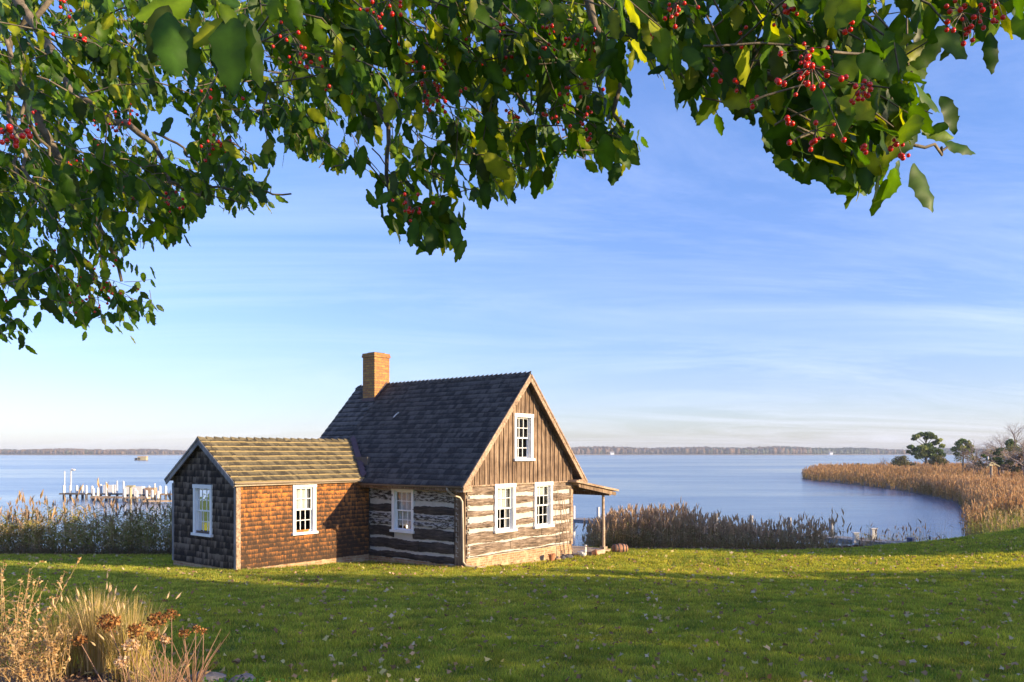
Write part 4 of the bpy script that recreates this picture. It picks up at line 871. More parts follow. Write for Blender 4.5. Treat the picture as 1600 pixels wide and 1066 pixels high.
def nest_post():
    Y=92; p=at(1548,795,Y); r=empty('nest_platform',(p.x,Y,.2)); top=at(1549,727,Y).z-.2; mb=MB(); mb.tube([(0,0,0),(0.05,0,top)],[.17,.13],8); mb.build('pole',M['gutter'],r)
    mb=MB(); mb.beam((-.5,0,top-.25),(.1,0,top+.35),.12,.1); mb.beam((.1,0,top+.35),(1.0,0,top-.15),.12,.1); mb.beam((-.35,-.3,top),(.6,.3,top+.05),.12,.1); mb.build('platform',M['yellow_wood'],r)
    mb=MB(); mb.blob((-.3,0,top+.8),(.1,.1,.2),n=8,m=6); mb.build('bird',M['goose'],r)
    tag(r,'tall wooden pole with a crooked yellow nesting platform in the marsh','nest platform')
nest_post()

# ------------------------------------------------------------------ trees
def leaf_cloud(centres,per,size,cols,parent,name='crown',flat=.75,jit=1.0,trans=None,aniso=(1,1,1)):
    """centres (x,y,z,r)"""
    Ls=[];Cs=[]
    for (x,y,z,r) in centres:
        n=max(4,int(per*r*r)); d=RNG.normal(0,1,(n,3)); d/=np.linalg.norm(d,axis=1,keepdims=True); rr=r*RNG.uniform(.0,1,n)**.4*RNG.uniform(.8,1.15,n)
        P=np.array([x,y,z])+d*rr[:,None]*np.array([1,1,flat]); Ls.append(P); Cs.append(np.tile(np.array(cols)[RNG.integers(0,len(cols))]*RNG.uniform(.75,1.25),(n,1))*RNG.uniform(.7,1.3,(n,1)))
    P=np.vstack(Ls); C=np.vstack(Cs); n=len(P); T=np.array([(0,-.5,0),(.5,0,.1),(0,.5,0),(-.5,0,.1)])*np.array(aniso)
    V,Fc=instance(T,np.array([[0,1,2,3]]),P,rots(n,RNG.normal(0,1,(n,3)),RNG.normal(0,1,(n,3))),RNG.uniform(.6,1.4,n)*size)
    return fast_mesh(name,V,Fc,M['foliage'],np.repeat(C,4,0),parent=parent)
def limbs(mb,base,dirn,L,r,depth,spread=.5,ends=None,droop=0,kids=3):
    p=Vector(base); d=Vector(dirn).normalized(); pts=[p]; rad=[r]; n=4
    for i in range(n):
        jj=.035 if depth>=4 else .12; d=(d+Vector((random.gauss(0,jj),random.gauss(0,jj),random.gauss(0,.08)-droop))).normalized(); p=p+d*L/n; pts.append(p); rad.append(r*(1-.45*(i+1)/n))
        if depth>0 and i>=1 and random.random()<.8:
            e=(d+Vector((random.gauss(0,spread),random.gauss(0,spread),random.gauss(0,spread*.5)))).normalized(); limbs(mb,p,e,L*.62,rad[-1]*.6,depth-1,spread,ends,droop,kids)
    mb.tube(pts,rad,6 if r>.03 else 4,cap=False)
    if ends is not None and depth<=1: ends.append(p)
    if depth>0:
        for k in range(kids-1):
            e=(d+Vector((random.gauss(0,spread),random.gauss(0,spread),random.gauss(0,spread*.4)))).normalized(); limbs(mb,p,e,L*.65,rad[-1]*.75,depth-1,spread,ends,droop,kids)
def tree(name,loc,trunk_h,r,cents,per,size,cols,label,cat='tree',group=None,lean=(0,0),flat=.75,bark='bark_dark'):
    t=empty(name,loc); mb=MB(); top=Vector((lean[0],lean[1],trunk_h)); mb.tube([(0,0,-.4),(lean[0]*.2,lean[1]*.2,trunk_h*.35),(lean[0]*.6,lean[1]*.6,trunk_h*.7),top],[r*1.3,r,r*.7,r*.35],8)
    for (x,y,z,rr) in cents:
        b=top*min(1,max(.25,(z-.25*rr-1)/trunk_h)) if z<trunk_h+1 else top
        q=Vector((x,y,z)); b=Vector((lean[0]*b.z/trunk_h*.9,lean[1]*b.z/trunk_h*.9,b.z*.9)); mb.tube([b,b.lerp(q,.5)+Vector((0,0,-.05*rr)),q],[r*.35,r*.22,r*.08],5,cap=False)
    mb.build('trunk',M[bark],t); leaf_cloud(cents,per,size,cols,t,flat=flat); tag(t,label,cat,group); return t
PINE=[(.10,.16,.04),(.15,.2,.05),(.07,.11,.03),(.22,.25,.07)]
# big pine on the point; pixel outline → metres at 200 m (1 px = .157 m)
def px_cents(px0,Y,base,spots):
    s=Y/F; return [((px-px0)*s,random.uniform(-1,1)*r*s*.5,(base-py)*s,r*s) for px,py,r in spots]
YP=196
loc=at(1447,724,YP); loc.z=.3; base=HY+(CZ-.3)/YP*F
tree('pine_tree',loc,8.6,.32,px_cents(1447,YP,base,[(1432,682,6),(1440,679,6),(1450,679,7),(1458,683,6),(1466,688,5),(1462,692,6),(1471,697,5),(1428,686,4),(1447,684,5),(1424,699,6),(1432,703,7),(1427,709,5),(1440,700,8),(1450,697,8),(1452,706,9),(1443,710,8),(1460,703,7),(1436,714,6),(1457,712,8),(1467,705,6),(1471,711,6),(1420,706,4)]),260,.4,PINE,'tall flat topped pine on the marsh point, the largest tree there',group='trees on the marsh point',flat=.6)
loc=at(1465,724,YP-4); loc.z=.3
tree('cedar_shrub',loc,3,.15,px_cents(1465,YP-4,base,[(1462,716,8),(1471,717,8),(1476,722,7),(1467,722,9),(1457,722,7)]),220,.3,[(.15,.13,.04),(.11,.11,.03),(.18,.14,.05)],'olive brown shrub at the foot of the large pine','shrub','shrubs on the marsh point')
loc=at(1405,724,188); loc.z=.3; b2=HY+(CZ-.3)/188*F
tree('cedar_shrub',loc,2.6,.12,px_cents(1405,188,b2,[(1398,722,7),(1405,718,7),(1411,717,7),(1414,723,7),(1406,724,8)]),240,.26,[(.14,.13,.04),(.09,.1,.03),(.19,.16,.05)],'rounded olive shrub standing alone left of the large pine','shrub','shrubs on the marsh point')
for i,(px,py,r_,YY) in enumerate(((1300,730,5,185),(1340,729,7,190),(1352,728,4,190),(1420,726,7,192))):
    loc=at(px,py,YY); loc.z=.3; bb=HY+(CZ-.3)/YY*F
    tree('low_bush',loc,1.8,.08,px_cents(px,YY,bb,[(px-r_,py,r_*.6),(px,py-1,r_*.8),(px+r_,py,r_*.6)]),240,.25,[(.16,.13,.06),(.1,.09,.04),(.13,.12,.05)],['low bush nearest the tip of the point','low dark bush in the middle of the point reeds','smallest bush right beside the dark middle one','low bush joining the lone olive shrub to the pine'][i],'bush','shrubs on the marsh point')
YQ=170; loc=at(1505,724,YQ); loc.z=.3; b3=HY+(CZ-.3)/YQ*F
tree('pine_tree',loc,5.6,.22,px_cents(1505,YQ,b3,[(1497,693,6),(1505,690,6),(1510,692,6),(1514,697,6),(1492,702,5),(1500,700,7),(1509,703,7),(1496,709,5),(1518,704,6)]),260,.36,PINE,'smaller round pine right of the large flat topped one',group='trees on the marsh point')
def bare(px,py,Y,H,r,label,depth=3,name='bare_tree',spread=.55,lean=(0,0,1),kids=3):
    loc=at(px,py,Y); loc.z=.25; t=empty(name,loc); mb=MB(); limbs(mb,(0,0,-.2),lean,H*.5,r,depth,spread,kids=kids); mb.build('trunk',wood('grey_twig',[(.12,.09,.08),(.22,.17,.14),(.3,.24,.2)],(2,2,.5),2) if 'tw' not in M else M['tw'],t); tag(t,label,'tree','bare trees on the marsh point'); return t
M['tw']=wood('grey_twig',[(.14,.1,.085),(.24,.18,.15),(.34,.27,.22)],(2,2,.5),2)
random.seed(5); bare(1586,735,135,8.6,.4,'tall bare tree rising at the right edge of the view',5)
bare(1523,740,150,6.8,.3,'bare reddish brown tree right of the smaller pine',4,spread=.6)
bare(1512,735,162,5,.24,'bare tree tangled in front of the smaller pine',4,spread=.6)
bare(1376,728,188,4.3,.16,'thin dead sapling among the point reeds',3,'bare_sapling',.4)
bare(1535,745,125,4.5,.2,'leaning bare tree behind the nesting pole',4,spread=.7,lean=(-.5,0,1))
bare(1565,745,120,6.2,.26,'bare tree between the ivy covered trunk and the right edge',4,spread=.6)
bare(1600,750,110,7,.28,'bare tree cut off by the right edge of the view',4,spread=.6)
YI=118; loc=at(1561,745,YI); loc.z=.3; b4=HY+(CZ-.3)/YI*F
tree('ivy_covered_tree',loc,4.3,.2,px_cents(1561,YI,b4,[(1562,703,5),(1559,709,6),(1564,712,6),(1560,718,6),(1563,724,6),(1553,717,4),(1545,717,4),(1540,714,3),(1537,712,3)]),260,.28,[(.05,.1,.025),(.035,.07,.02),(.08,.12,.03)],'dark ivy covered leaning trunk behind the nesting pole',group='trees on the marsh point')
loc=at(1578,745,140); loc.z=.3; b5=HY+(CZ-.3)/140*F
tree('pine_tree',loc,4.6,.2,px_cents(1578,140,b5,[(1574,693,6),(1580,690,6),(1585,697,6),(1576,700,6),(1590,702,5)]),260,.34,PINE,'dark green pine below the tall bare tree at the right edge',group='trees on the marsh point')
loc=at(1590,745,112); loc.z=.3; b6=HY+(CZ-.3)/112*F
tree('thicket_shrub',loc,3,.12,px_cents(1590,112,b6,[(1580,722,8),(1590,716,9),(1600,712,9),(1572,730,7),(1585,733,8),(1600,728,10),(1611,722,10)]),420,.2,[(.2,.13,.09),(.14,.1,.06),(.12,.12,.05),(.25,.16,.11)],'dense brown thicket at the right edge below the pine','shrub','shrubs on the marsh point')
loc=at(1530,745,128); loc.z=.3; b7=HY+(CZ-.3)/128*F
tree('thicket_shrub',loc,2,.1,px_cents(1530,128,b7,[(1520,728,6),(1530,725,7),(1540,728,6),(1513,733,5),(1525,734,6)]),420,.18,[(.22,.14,.09),(.16,.11,.07),(.12,.11,.05)],'brown thicket between the smaller pine and the nesting pole','shrub','shrubs on the marsh point')

for (px,Yk,sp,lab) in ((1548,138,[(1540,715,9),(1550,710,9),(1558,716,8),(1533,722,8),(1546,724,9)],'brown thicket behind the nesting pole'),(1575,130,[(1568,712,9),(1578,706,9),(1586,712,8),(1570,722,8),(1580,722,9)],'reddish thicket under the tall bare tree'),(1606,125,[(1596,708,9),(1606,702,10),(1600,718,10),(1612,712,9)],'thicket cut off by the right edge of the view'),(1510,150,[(1500,722,7),(1508,716,7),(1516,720,7),(1524,722,7)],'pale brown thicket at the foot of the smaller pine')):
    loc=at(px,735,Yk); loc.z=.3; bb=HY+(CZ-.3)/Yk*F
    tree('thicket_shrub',loc,3,.1,px_cents(px,Yk,bb,[(a_,b_-5,c_*1.1) for a_,b_,c_ in sp]),200,.17,[(.34,.22,.13),(.26,.17,.1),(.22,.2,.08),(.42,.28,.17)],lab,'shrub','shrubs on the marsh point')
# trees out of frame on the right whose shadows lie over the lawn
def shade_tree(l,dist,H,rad,label,per=26,z0=.3):
    p=NL*l+SUN_H*dist; loc=Vector((p.x,p.y,max(1.2,float(lawn_z(min(p.x,23),min(p.y,30))))))
    cents=[]
    for i in range(46):
        a=random.uniform(0,6.28); q=rad*math.sqrt(random.random())*.8; zz=H*random.uniform(z0,.92); f=1-abs(zz/H-.55)*.8; cents.append((math.cos(a)*q*f,math.sin(a)*q*f,zz,rad*random.uniform(.22,.34)))
    tree('broadleaf_tree',loc,H*.8,.35,cents,per,.36,[(.06,.1,.025),(.1,.12,.03),(.16,.12,.04)],label,group='trees right of the lawn')
shade_tree(14.6,33,15,4.6,'tallest broadleaf tree outside the view shading the lawn',per=130)
shade_tree(19.4,30,8.9,2.9,'low broadleaf tree outside the view beside the tallest one',per=120)
shade_tree(22.6,34,8.8,2.3,'small broadleaf tree outside the view beyond the low one',per=70)
shade_tree(34.5,30,9.0,6.8,'broad tree outside the view shading the far right lawn',per=60)
shade_tree(9.5,40,14,4.6,'feathery tree outside the view dappling the near lawn',per=48)
shade_tree(5.5,36,9.5,2.4,'smallest sparse tree outside the view beyond the dappling one',per=22)

# ------------------------------------------------------------------ the holly overhead
OUT=[(-60,545),(40,552),(62,492),(112,505),(120,515),(205,522),(225,500),(262,478),(262,436),(215,430),(192,410),(205,385),(235,390),(298,378),(312,322),(335,322),(380,332),(436,325),(452,300),(425,292),(412,262),(440,240),(468,245),(482,275),(562,272),(592,292),(580,318),(595,350),(628,385),(668,402),(722,402),(726,352),(702,335),(690,312),(735,300),(758,325),(790,298),(838,315),(860,290),(862,258),(900,248),(940,272),(1000,258),(998,212),(984,190),(990,140),(968,108),(975,85),(1000,98),(1050,140),(1062,166),(1100,192),(1178,184),(1198,175),(1192,215),(1210,258),(1250,284),(1312,294),(1340,320),(1390,320),(1400,280),(1412,235),(1440,205),(1460,175),(1440,140),(1430,95),(1450,70),(1500,80),(1545,62),(1600,55),(1680,50),(1680,-160),(-60,-160)]
GAPS=[[(240,165),(275,170),(300,215),(290,245),(262,235),(240,200)],[(225,215),(245,235),(238,255),(222,240)],[(388,190),(412,200),(440,235),(405,240),(390,225)],[(1035,30),(1062,40),(1050,60)],[(1195,90),(1215,110),(1200,120)],[(1365,15),(1400,5),(1420,30),(1395,45)],[(640,310),(690,312),(690,330),(655,330)],[(955,75),(975,60),(1000,80),(985,100)],[(5,385),(20,400),(8,420)],[(200,330),(225,345),(210,375),(195,365)]]
def proj(P): return 800+P[:,0]/P[:,1]*F, HY-(P[:,2]-CZ)/P[:,1]*F
def leaf_template(curl,fold,seed):
    """broad oval leaf with small spaced marginal spines, folded along the midrib"""
    rg=np.random.default_rng(seed); V=[]; n=18; ph=rg.random()
    for i in range(n):
        t=i/(n-1); w=.29*math.sin(math.pi*min(1,t**.92*.985+.012))**.68*(1-.22*t)
        def e(k): return (.038 if (i+k)%4==0 else (-.010 if (i+k)%4==2 else .0)) if 2<i<n-1 else 0
        wl,wr=max(.002,w+e(0)),max(.002,w+e(2)); z=-curl*t*t+.03*math.sin(t*5+ph*6); wave=.02*math.sin(i*.9+ph*6)
        V+=[(-wl,t+(.012 if e(0)>0 else 0),z-fold*wl+wave),(0,t,z),(wr,t+(.012 if e(2)>0 else 0),z-fold*wr-wave)]
    F_=[]
    for i in range(n-1):
        a=3*i; F_+=[(a,a+1,a+4,a+3),(a+1,a+2,a+5,a+4)]
    return np.array(V),np.array(F_)
TEMPL=[leaf_template(c,f,i) for i,(c,f) in enumerate(((.1,.15),(.25,.3),(.35,.1),(.0,.35),(.2,-.1)))]
holly=empty('holly_tree',(-4.6,.4,float(lawn_z(-4.6,.4))))
tag(holly,'holly tree with glossy spiny leaves and red berries hanging over the top of the view','tree')
HO=Vector(holly.location); HOa=np.array(tuple(HO))
LP=[];LD=[];LN=[];LSZ=[];LC=[]; twigs=MB(); BER=[]
def depth_at(px,py,layer):
    if px>1150: base=1.35+ (1450-px)*.0004
    elif px>980: base=1.6
    elif px>430: base=2.1
    else: base=2.5
    return base
def spray(P0,d,L,front):
    """a twig with alternate leaves"""
    p=Vector(P0); d=Vector(d).normalized(); pts=[p.copy()]; k=0; step=.0235
    n=int(L/step); 
    for i in range(n):
        d=(d+Vector((random.gauss(0,.16),random.gauss(0,.16),random.gauss(-.05,.12)))).normalized(); p=p+d*step
        if i%3==0: pts.append(p.copy())
        if i>1:
            s=d.orthogonal().normalized(); s=Matrix.Rotation(k*2.4+random.uniform(-.5,.5),3,d)@s; k+=1
            ax=(d*.35+s*.6+Vector((0,0,-.85))).normalized(); an=random.uniform(0,6.28); nm=(Vector((math.cos(an),math.sin(an)-.25,.35))+Vector((0,0,random.gauss(0,.3))))
            LP.append(tuple(p)); LD.append(tuple(ax)); LN.append(tuple(nm)); LSZ.append(random.uniform(.047,.076)*(1-.2*(i/n)))
            LC.append((front,random.random()))
    return pts
def keep_mask(P,m=0):
    x,y=proj(P); k=inpoly(x,y,OUT)
    for g_ in GAPS: k&=~inpoly(x,y,g_)
    return k
TW=[]
def fill(n,x0,x1,y0,y1,dlo,dhi,front,dens=1):
    c=0; tries=0
    while c<n and tries<n*12:
        tries+=1; px=random.uniform(x0,x1); py=random.uniform(y0,y1)
        if not keep_mask(np.array([[ (px-800)/F,1,CZ+(HY-py)/F]])*np.array([1,1,1]))[0] if False else not (inpoly(np.array([px]),np.array([py]),OUT)[0] and not any(inpoly(np.array([px]),np.array([py]),g_)[0] for g_ in GAPS)): continue
        Y=random.uniform(dlo,dhi)*depth_at(px,py,0); P=at(px,py,Y)
        a=random.gauss(.0,.9); d=Vector((math.cos(a)*.8,random.gauss(0,.5),math.sin(a)*.6-.25))
        L=random.uniform(.14,.3); s=len(LP); pts=spray(P-d.normalized()*L*.5,d,L,front); TW.append(pts); c+=1
# dense layers: x ranges chosen by the canopy's masses
fill(330,-60,470,-60,330,.75,2.0,1); fill(170,-60,330,230,555,.9,1.9,1); fill(420,-60,470,-60,330,1.3,2.2,1); fill(110,-60,330,230,555,1.2,1.9,1); fill(150,430,1010,-60,260,1.3,2.1,1)
fill(120,430,1010,-60,120,.75,1.1,1); fill(230,430,1010,-60,300,.95,1.9,1); fill(40,575,735,270,410,.9,1.2,1); fill(44,740,1010,180,330,.9,1.3,1)
fill(84,980,1220,-60,195,.85,1.5,1); fill(66,1150,1440,-60,200,.85,1.4,1); fill(40,1190,1400,120,320,.85,1.25,1); fill(26,1380,1640,-60,60,.9,1.3,1)
LP=np.array(LP); LD=np.array(LD); LN=np.array(LN); LSZ=np.array(LSZ)
mid=LP+LD*LSZ[:,None]*.6; tip=LP+LD*LSZ[:,None]
def jit(P):
    Q=P.copy(); Q[:,[0,2]]+=RNG.normal(0,11/F,(len(P),2))*P[:,1:2]; return Q
vis=keep_mask(jit(mid))&keep_mask(jit(tip))
LP,LD,LN,LSZ=LP[vis],LD[vis],LN[vis],LSZ[vis]
# outermost leaves: (px,py of the stalk, px,py of the tip, distance)
HAND=[(1490,215,1440,200,1.5),(1475,222,1528,238,1.5),(1428,255,1470,322,1.45),(1385,280,1372,338,1.45),(1345,285,1322,328,1.5),(1470,150,1500,205,1.45),(1440,210,1500,180,1.5),(1400,190,1440,150,1.4),(1420,110,1478,60,1.45),(1378,75,1432,50,1.4),(1430,128,1482,165,1.45),(1548,50,1552,115,1.5),(1500,55,1478,92,1.5),(1562,40,1605,45,1.5),
 (1390,120,1350,80,1.35),(1340,130,1300,180,1.3),(1330,190,1275,200,1.3),(1300,60,1270,20,1.35),(1330,30,1370,10,1.35),(1250,30,1290,90,1.35),(1410,170,1390,230,1.4),(1100,115,1060,160,1.55),(1120,140,1100,190,1.6),(1045,100,1010,110,1.6),(1160,150,1180,190,1.5),
 (262,10,232,80,1.05),(262,20,275,118,1.0),(290,40,303,120,1.0),(345,5,380,60,1.0),(350,30,300,72,1.0),(360,25,355,130,1.0),(375,20,378,118,1.0),(385,30,420,128,1.0),(372,10,340,-20,1.0),(455,-10,470,45,1.0),(300,0,210,25,1.1),
 (978,215,998,258,1.8),(985,112,992,74,1.8),(965,110,990,146,1.8),(98,270,112,318,1.8)]
hp=[];hd=[];hn=[];hs=[]
HAND+=[(1405,120,1465,100,1.42),(1410,95,1450,60,1.42),(1365,200,1412,165,1.4),(1430,200,1395,245,1.43),(1300,240,1255,285,1.4),(1320,255,1300,300,1.4),(1355,260,1362,300,1.42),(1250,215,1205,250,1.45),(1235,170,1195,205,1.45),(1280,150,1235,180,1.4),(1480,40,1440,85,1.45),(1515,20,1580,10,1.5),(1180,140,1150,185,1.5),(1090,60,1055,30,1.55),(960,60,925,110,1.9),(942,222,946,270,1.9),(900,205,890,248,1.9),(708,348,719,400,1.9),(678,350,672,398,1.9),(648,340,640,384,1.9),(612,300,584,320,1.9),(842,266,835,312,1.9),(798,262,795,304,1.9),(759,282,758,325,1.9),(568,228,560,268,2.0),(514,232,510,270,2.0)]
for x0,y0,x1,y1,Y in HAND:
    a=at(x0,y0,Y); b=at(x1,y1,Y+random.uniform(-.03,.03)); hp.append(tuple(a)); hd.append(tuple(b-a)); hs.append((b-a).length); hn.append((random.gauss(0,.3)+.3,-1+random.gauss(0,.2),.35+random.gauss(0,.25)))
NH0=len(LP); NH1=NH0+len(hp); LP=np.vstack([LP,hp]); LD=np.vstack([LD,hd]); LN=np.vstack([LN,hn]); LSZ=np.concatenate([LSZ,hs])
# canopy beyond the frame, above and to the right, that shades the hanging sprays
mark=len(LP); LPx,LDx,LNx,LSx=LP,LD,LN,LSZ; LP,LD,LN,LSZ=[],[],[],[]
OB=[[(-4.2,1.2,7.8),(-2.6,.4,7.3),(-1.0,-.2,7.0),(.8,-.3,7.0),(2.2,.2,6.9),(3.2,.6,6.8)],[(-4.2,1.2,7.8),(-2.4,1.9,7.9),(-.6,2.2,7.8),(1.2,2.0,7.7),(2.8,1.8,7.5)],[(-1.0,-.2,7.0),(.4,.5,6.9),(1.8,1.0,6.9),(3.0,1.3,6.9)],[(-2.6,.4,7.3),(-1.2,1.0,7.4),(.6,1.2,7.3),(2.2,1.2,7.2)]]
for ob in OB:
    V_=[Vector(p) for p in ob]
    for i in range(len(V_)-1):
        for k in range(17):
            b_=V_[i].lerp(V_[i+1],random.random()); d=Vector((random.gauss(0,1),random.gauss(0,1),random.gauss(-.05,.7))).normalized(); L=random.uniform(.15,.5)
            m0=b_+d*L
            if m0.z-CZ<max(m0.y,0)*.62+.35 or b_.z-CZ<max(b_.y,0)*.62+.3: continue
            n0=len(LP); pts=spray(m0-d*.05,d,random.uniform(.15,.3),0)
            twigs.tube([b_-HO]+[p-HO for p in pts],[.004]+[.0025]*(len(pts)-1)+[.001],4,cap=False)
LP,LD,LN,LSZ=np.array(LP),np.array(LD),np.array(LN),np.array(LSZ)
ok=(LP[:,2]-CZ>np.maximum(LP[:,1],0)*.60+.26)
LP=np.vstack([LPx,LP[ok]]); LD=np.vstack([LDx,LD[ok]]); LN=np.vstack([LNx,LN[ok]]); LSZ=np.concatenate([LSx,LSZ[ok]])
n=len(LP); tid=RNG.integers(0,len(TEMPL),n); off=0; VV=[];FF=[];CC=[]
pig=np.array([(.026,.066,.006),(.045,.1,.007),(.085,.145,.008),(.03,.05,.008),(.19,.22,.012)])
for t in range(len(TEMPL)):
    k=np.where(tid==t)[0]; T,TF=TEMPL[t]; sc=LSZ[k]; wd=RNG.uniform(.8,1.15,len(k))*np.where((k>=NH0)&(k<NH1),.78,1)
    V,Fc=instance(T,TF,LP[k]-HOa,rots(len(k),LD[k],LN[k]),np.stack([sc*wd,sc,sc],1)); VV.append(V); FF.append(Fc+off); off+=len(V)
    c=pig[RNG.choice(5,len(k),p=[.32,.3,.16,.07,.15])]*RNG.uniform(.75,1.3,(len(k),1)); c=np.repeat(c,len(T),0).reshape(len(k),len(T),3); c[:,1::3]*=np.array([1.6,1.5,1.5]); CC.append(c.reshape(-1,3))
fast_mesh('crown',np.vstack(VV),np.vstack(FF),M['holly'],np.vstack(CC),parent=holly,smooth=True)
# twigs and boughs
for pts in TW:
    P=np.array([tuple(p) for p in pts]); k=keep_mask(P)
    if k.all(): twigs.tube([p-HO for p in pts],[.0019]*(len(pts)-1)+[.0009],4,cap=False)
def bough(pl,r0,r1,n=7):
    pts=[Vector(p) if len(p)==3 and not isinstance(p,tuple) else (at(*p) if p[2]>0 and abs(p[0])>20 else Vector(p)) for p in pl]; m=len(pts)
    out=[]
    for i in range(m-1):
        for k in range(4): out.append(pts[i].lerp(pts[i+1],k/4)+Vector((random.gauss(0,.012),random.gauss(0,.012),random.gauss(0,.012))))
    out.append(pts[-1]); q=len(out); twigs.tube([p-HO for p in out],[r0+(r1-r0)*i/(q-1) for i in range(q)],n,cap=False)
CR=Vector((-4.2,1.2,7.8))
def V3(p): return Vector(p)
for pl,r0,r1 in tuple(([Vector(p) for p in ob],.022,.006) for ob in OB)+(
  ([CR,V3(at(-60,-120,3.4)),V3(at(60,40,3.2)),V3(at(120,150,3.1)),V3(at(215,210,3.0)),V3(at(290,290,3.0))],.03,.006),
  ([CR,V3(at(-80,60,3.2)),V3(at(20,120,3.2)),V3(at(80,230,3.2)),V3(at(150,330,3.3)),V3(at(190,440,3.4))],.03,.006),
  ([CR,V3((-2.5,1.6,7.6)),V3(at(420,-60,2.4)),V3(at(560,90,2.3)),V3(at(700,100,2.3)),V3(at(830,180,2.3))],.028,.006),
  ([CR,V3((-2.0,1.2,7.4)),V3((-.4,1.3,6.9)),V3(at(900,-30,2.0)),V3(at(950,70,2.0)),V3(at(975,200,2.0))],.024,.005),
  ([CR,V3((-1.5,.6,7.5)),V3((.3,.9,6.8)),V3(at(1140,-20,1.55)),V3(at(1165,70,1.5)),V3(at(1195,112,1.5)),V3(at(1290,150,1.45))],.022,.005),
  ([V3((.3,.9,6.8)),V3((.9,1.0,6.6)),V3(at(1500,-40,1.6)),V3(at(1560,30,1.55))],.012,.004),
  ([V3(at(560,90,2.3)),V3(at(605,200,2.3)),V3(at(608,300,2.25)),V3(at(650,350,2.2))],.008,.004),
  ([V3(at(120,-40,3.3)),V3(at(20,60,3.2)),V3(at(10,180,3.1)),V3(at(60,300,3.0))],.012,.006),([V3(at(60,-40,3.3)),V3(at(30,80,3.4)),V3(at(40,180,3.5)),V3(at(30,280,3.4))],.012,.006),([V3(at(0,30,3)),V3(at(40,130,3)),V3(at(50,200,3.0)),V3(at(90,260,3.1))],.009,.005),
  ([V3(at(290,290,3.0)),V3(at(400,300,2.9)),V3(at(455,303,2.9))],.005,.003),([V3(at(240,205,2.8)),V3(at(285,235,2.8)),V3(at(310,260,2.8))],.005,.003),
  ([V3(at(1290,150,1.45)),V3(at(1350,140,1.45)),V3(at(1395,118,1.42)),V3(at(1425,112,1.42))],.005,.0025),([V3(at(1330,190,1.45)),V3(at(1400,205,1.45)),V3(at(1460,237,1.48)),V3(at(1480,230,1.5))],.004,.0022)):
    pts=pl; out=[]
    for i in range(len(pts)-1):
        for k in range(4): out.append(pts[i].lerp(pts[i+1],k/4)+Vector([random.gauss(0,.25*r0+.004) for _ in range(3)]))
    out.append(pts[-1]); q=len(out); twigs.tube([p-HO for p in out],[r0+(r1-r0)*i/(q-1) for i in range(q)],7,cap=False)
twigs.build('branches',M['bark'],holly,smooth=True)
mb=MB(); mb.tube([(0,0,-.3),(.05,0,1.2),(.1,.2,2.6),(.4,.8,CR.z-HO.z),(.5,.9,5.2)],[.19,.16,.13,.09,.04],14); mb.build('trunk',M['bark'],holly,smooth=True)
# berries
def berries():
    spots=[(1265,120,1.3,26,40),(1255,95,1.3,12,26),(1345,140,1.3,9,16),(1355,150,1.32,5,10),(1290,213,1.35,8,22),(1350,235,1.35,4,10),(1395,232,1.42,6,12),(1415,243,1.44,3,6),(1510,35,1.4,18,30),(1555,12,1.4,12,30),(1530,25,1.4,10,26),(1050,28,1.5,11,22),(1070,10,1.5,6,18),(1120,125,1.5,3,10),(1148,135,1.5,3,8),(1230,190,1.4,3,8),(1225,20,1.4,5,14),(1240,8,1.4,3,10),(1180,155,1.5,3,8),(1330,45,1.4,5,10),(1028,50,1.5,4,8),(1160,60,1.5,3,10),
     (10,212,1.15,10,16),(30,205,1.15,4,12),(765,52,2.0,9,22),(735,60,2.1,8,22),(665,145,1.9,16,30),(690,130,2.0,9,22),(680,165,1.95,9,20),(835,78,2.0,12,22),(800,95,2.0,7,16),(640,318,2.0,9,20),(655,325,2.0,6,14),(600,15,1.7,10,24),(590,30,1.7,5,16),(855,175,2.0,9,20),(910,140,2.0,8,16),(915,180,2.0,6,14),(925,215,1.9,4,10),(860,45,2.0,5,14),(910,60,2.0,10,18),(925,75,2.0,6,14),(905,195,2.0,3,8),(475,90,1.9,8,18),(490,105,1.9,5,12),(455,60,1.8,8,20),(520,140,2.2,5,14),(540,75,2,4,12),(800,180,2.1,5,14),(640,100,2.1,5,14),(700,105,2.1,6,14),(725,40,2.1,5,12),(620,60,2,4,12),
     (175,200,2.4,10,22),(190,205,2.4,5,14),(120,62,2.2,6,16),(110,15,2,6,14),(210,180,2.4,5,16),(330,232,2.3,8,18),(340,225,2.3,6,14),(270,310,2.5,9,22),(255,320,2.5,6,16),(150,435,2.8,10,26),(140,470,2.8,9,20),(125,440,2.8,6,16),(170,450,2.8,5,14),(160,425,2.8,5,20),(130,260,2.6,5,14),(150,230,2.6,4,14),(320,140,2.2,4,12),(365,150,2.2,5,12),(60,190,2.6,5,20),(210,300,2.6,4,12),(95,400,2.8,4,14),(5,470,2.8,4,12),(395,60,2.0,4,12)]
    sph=MB(); sph.blob((0,0,0),1,n=10,m=7); T=np.array(sph.v); TF=np.array(sph.f)
    for (px,py,Y,cn,sp) in spots:
        Y*=.86
        c=at(px,py,Y); cn=int(cn*.9)+1; s=sp/F*Y*.75; P=np.array(tuple(c-HO))+RNG.normal(0,1,(cn,3))*np.array([s,s*.6,s*.8]); rr=RNG.uniform(.0028,.0045,cn)
        cb=MB(); top=Vector(P.mean(0))+Vector((0,0,s*.7))
        for q_,r_ in zip(P,rr):
            q_=Vector(q_); cb.m=0; cb.blob(q_,(r_,r_,r_*random.uniform(.9,1.12)),n=9,m=6); cb.m=1; cb.tube([top,top.lerp(q_,.5)+Vector((0,0,.002)),q_],[.0011,.0008,.0007],3,cap=False)
        cb.build('berry_cluster',[M['berry'],M['bark']],holly,smooth=True)
berries()

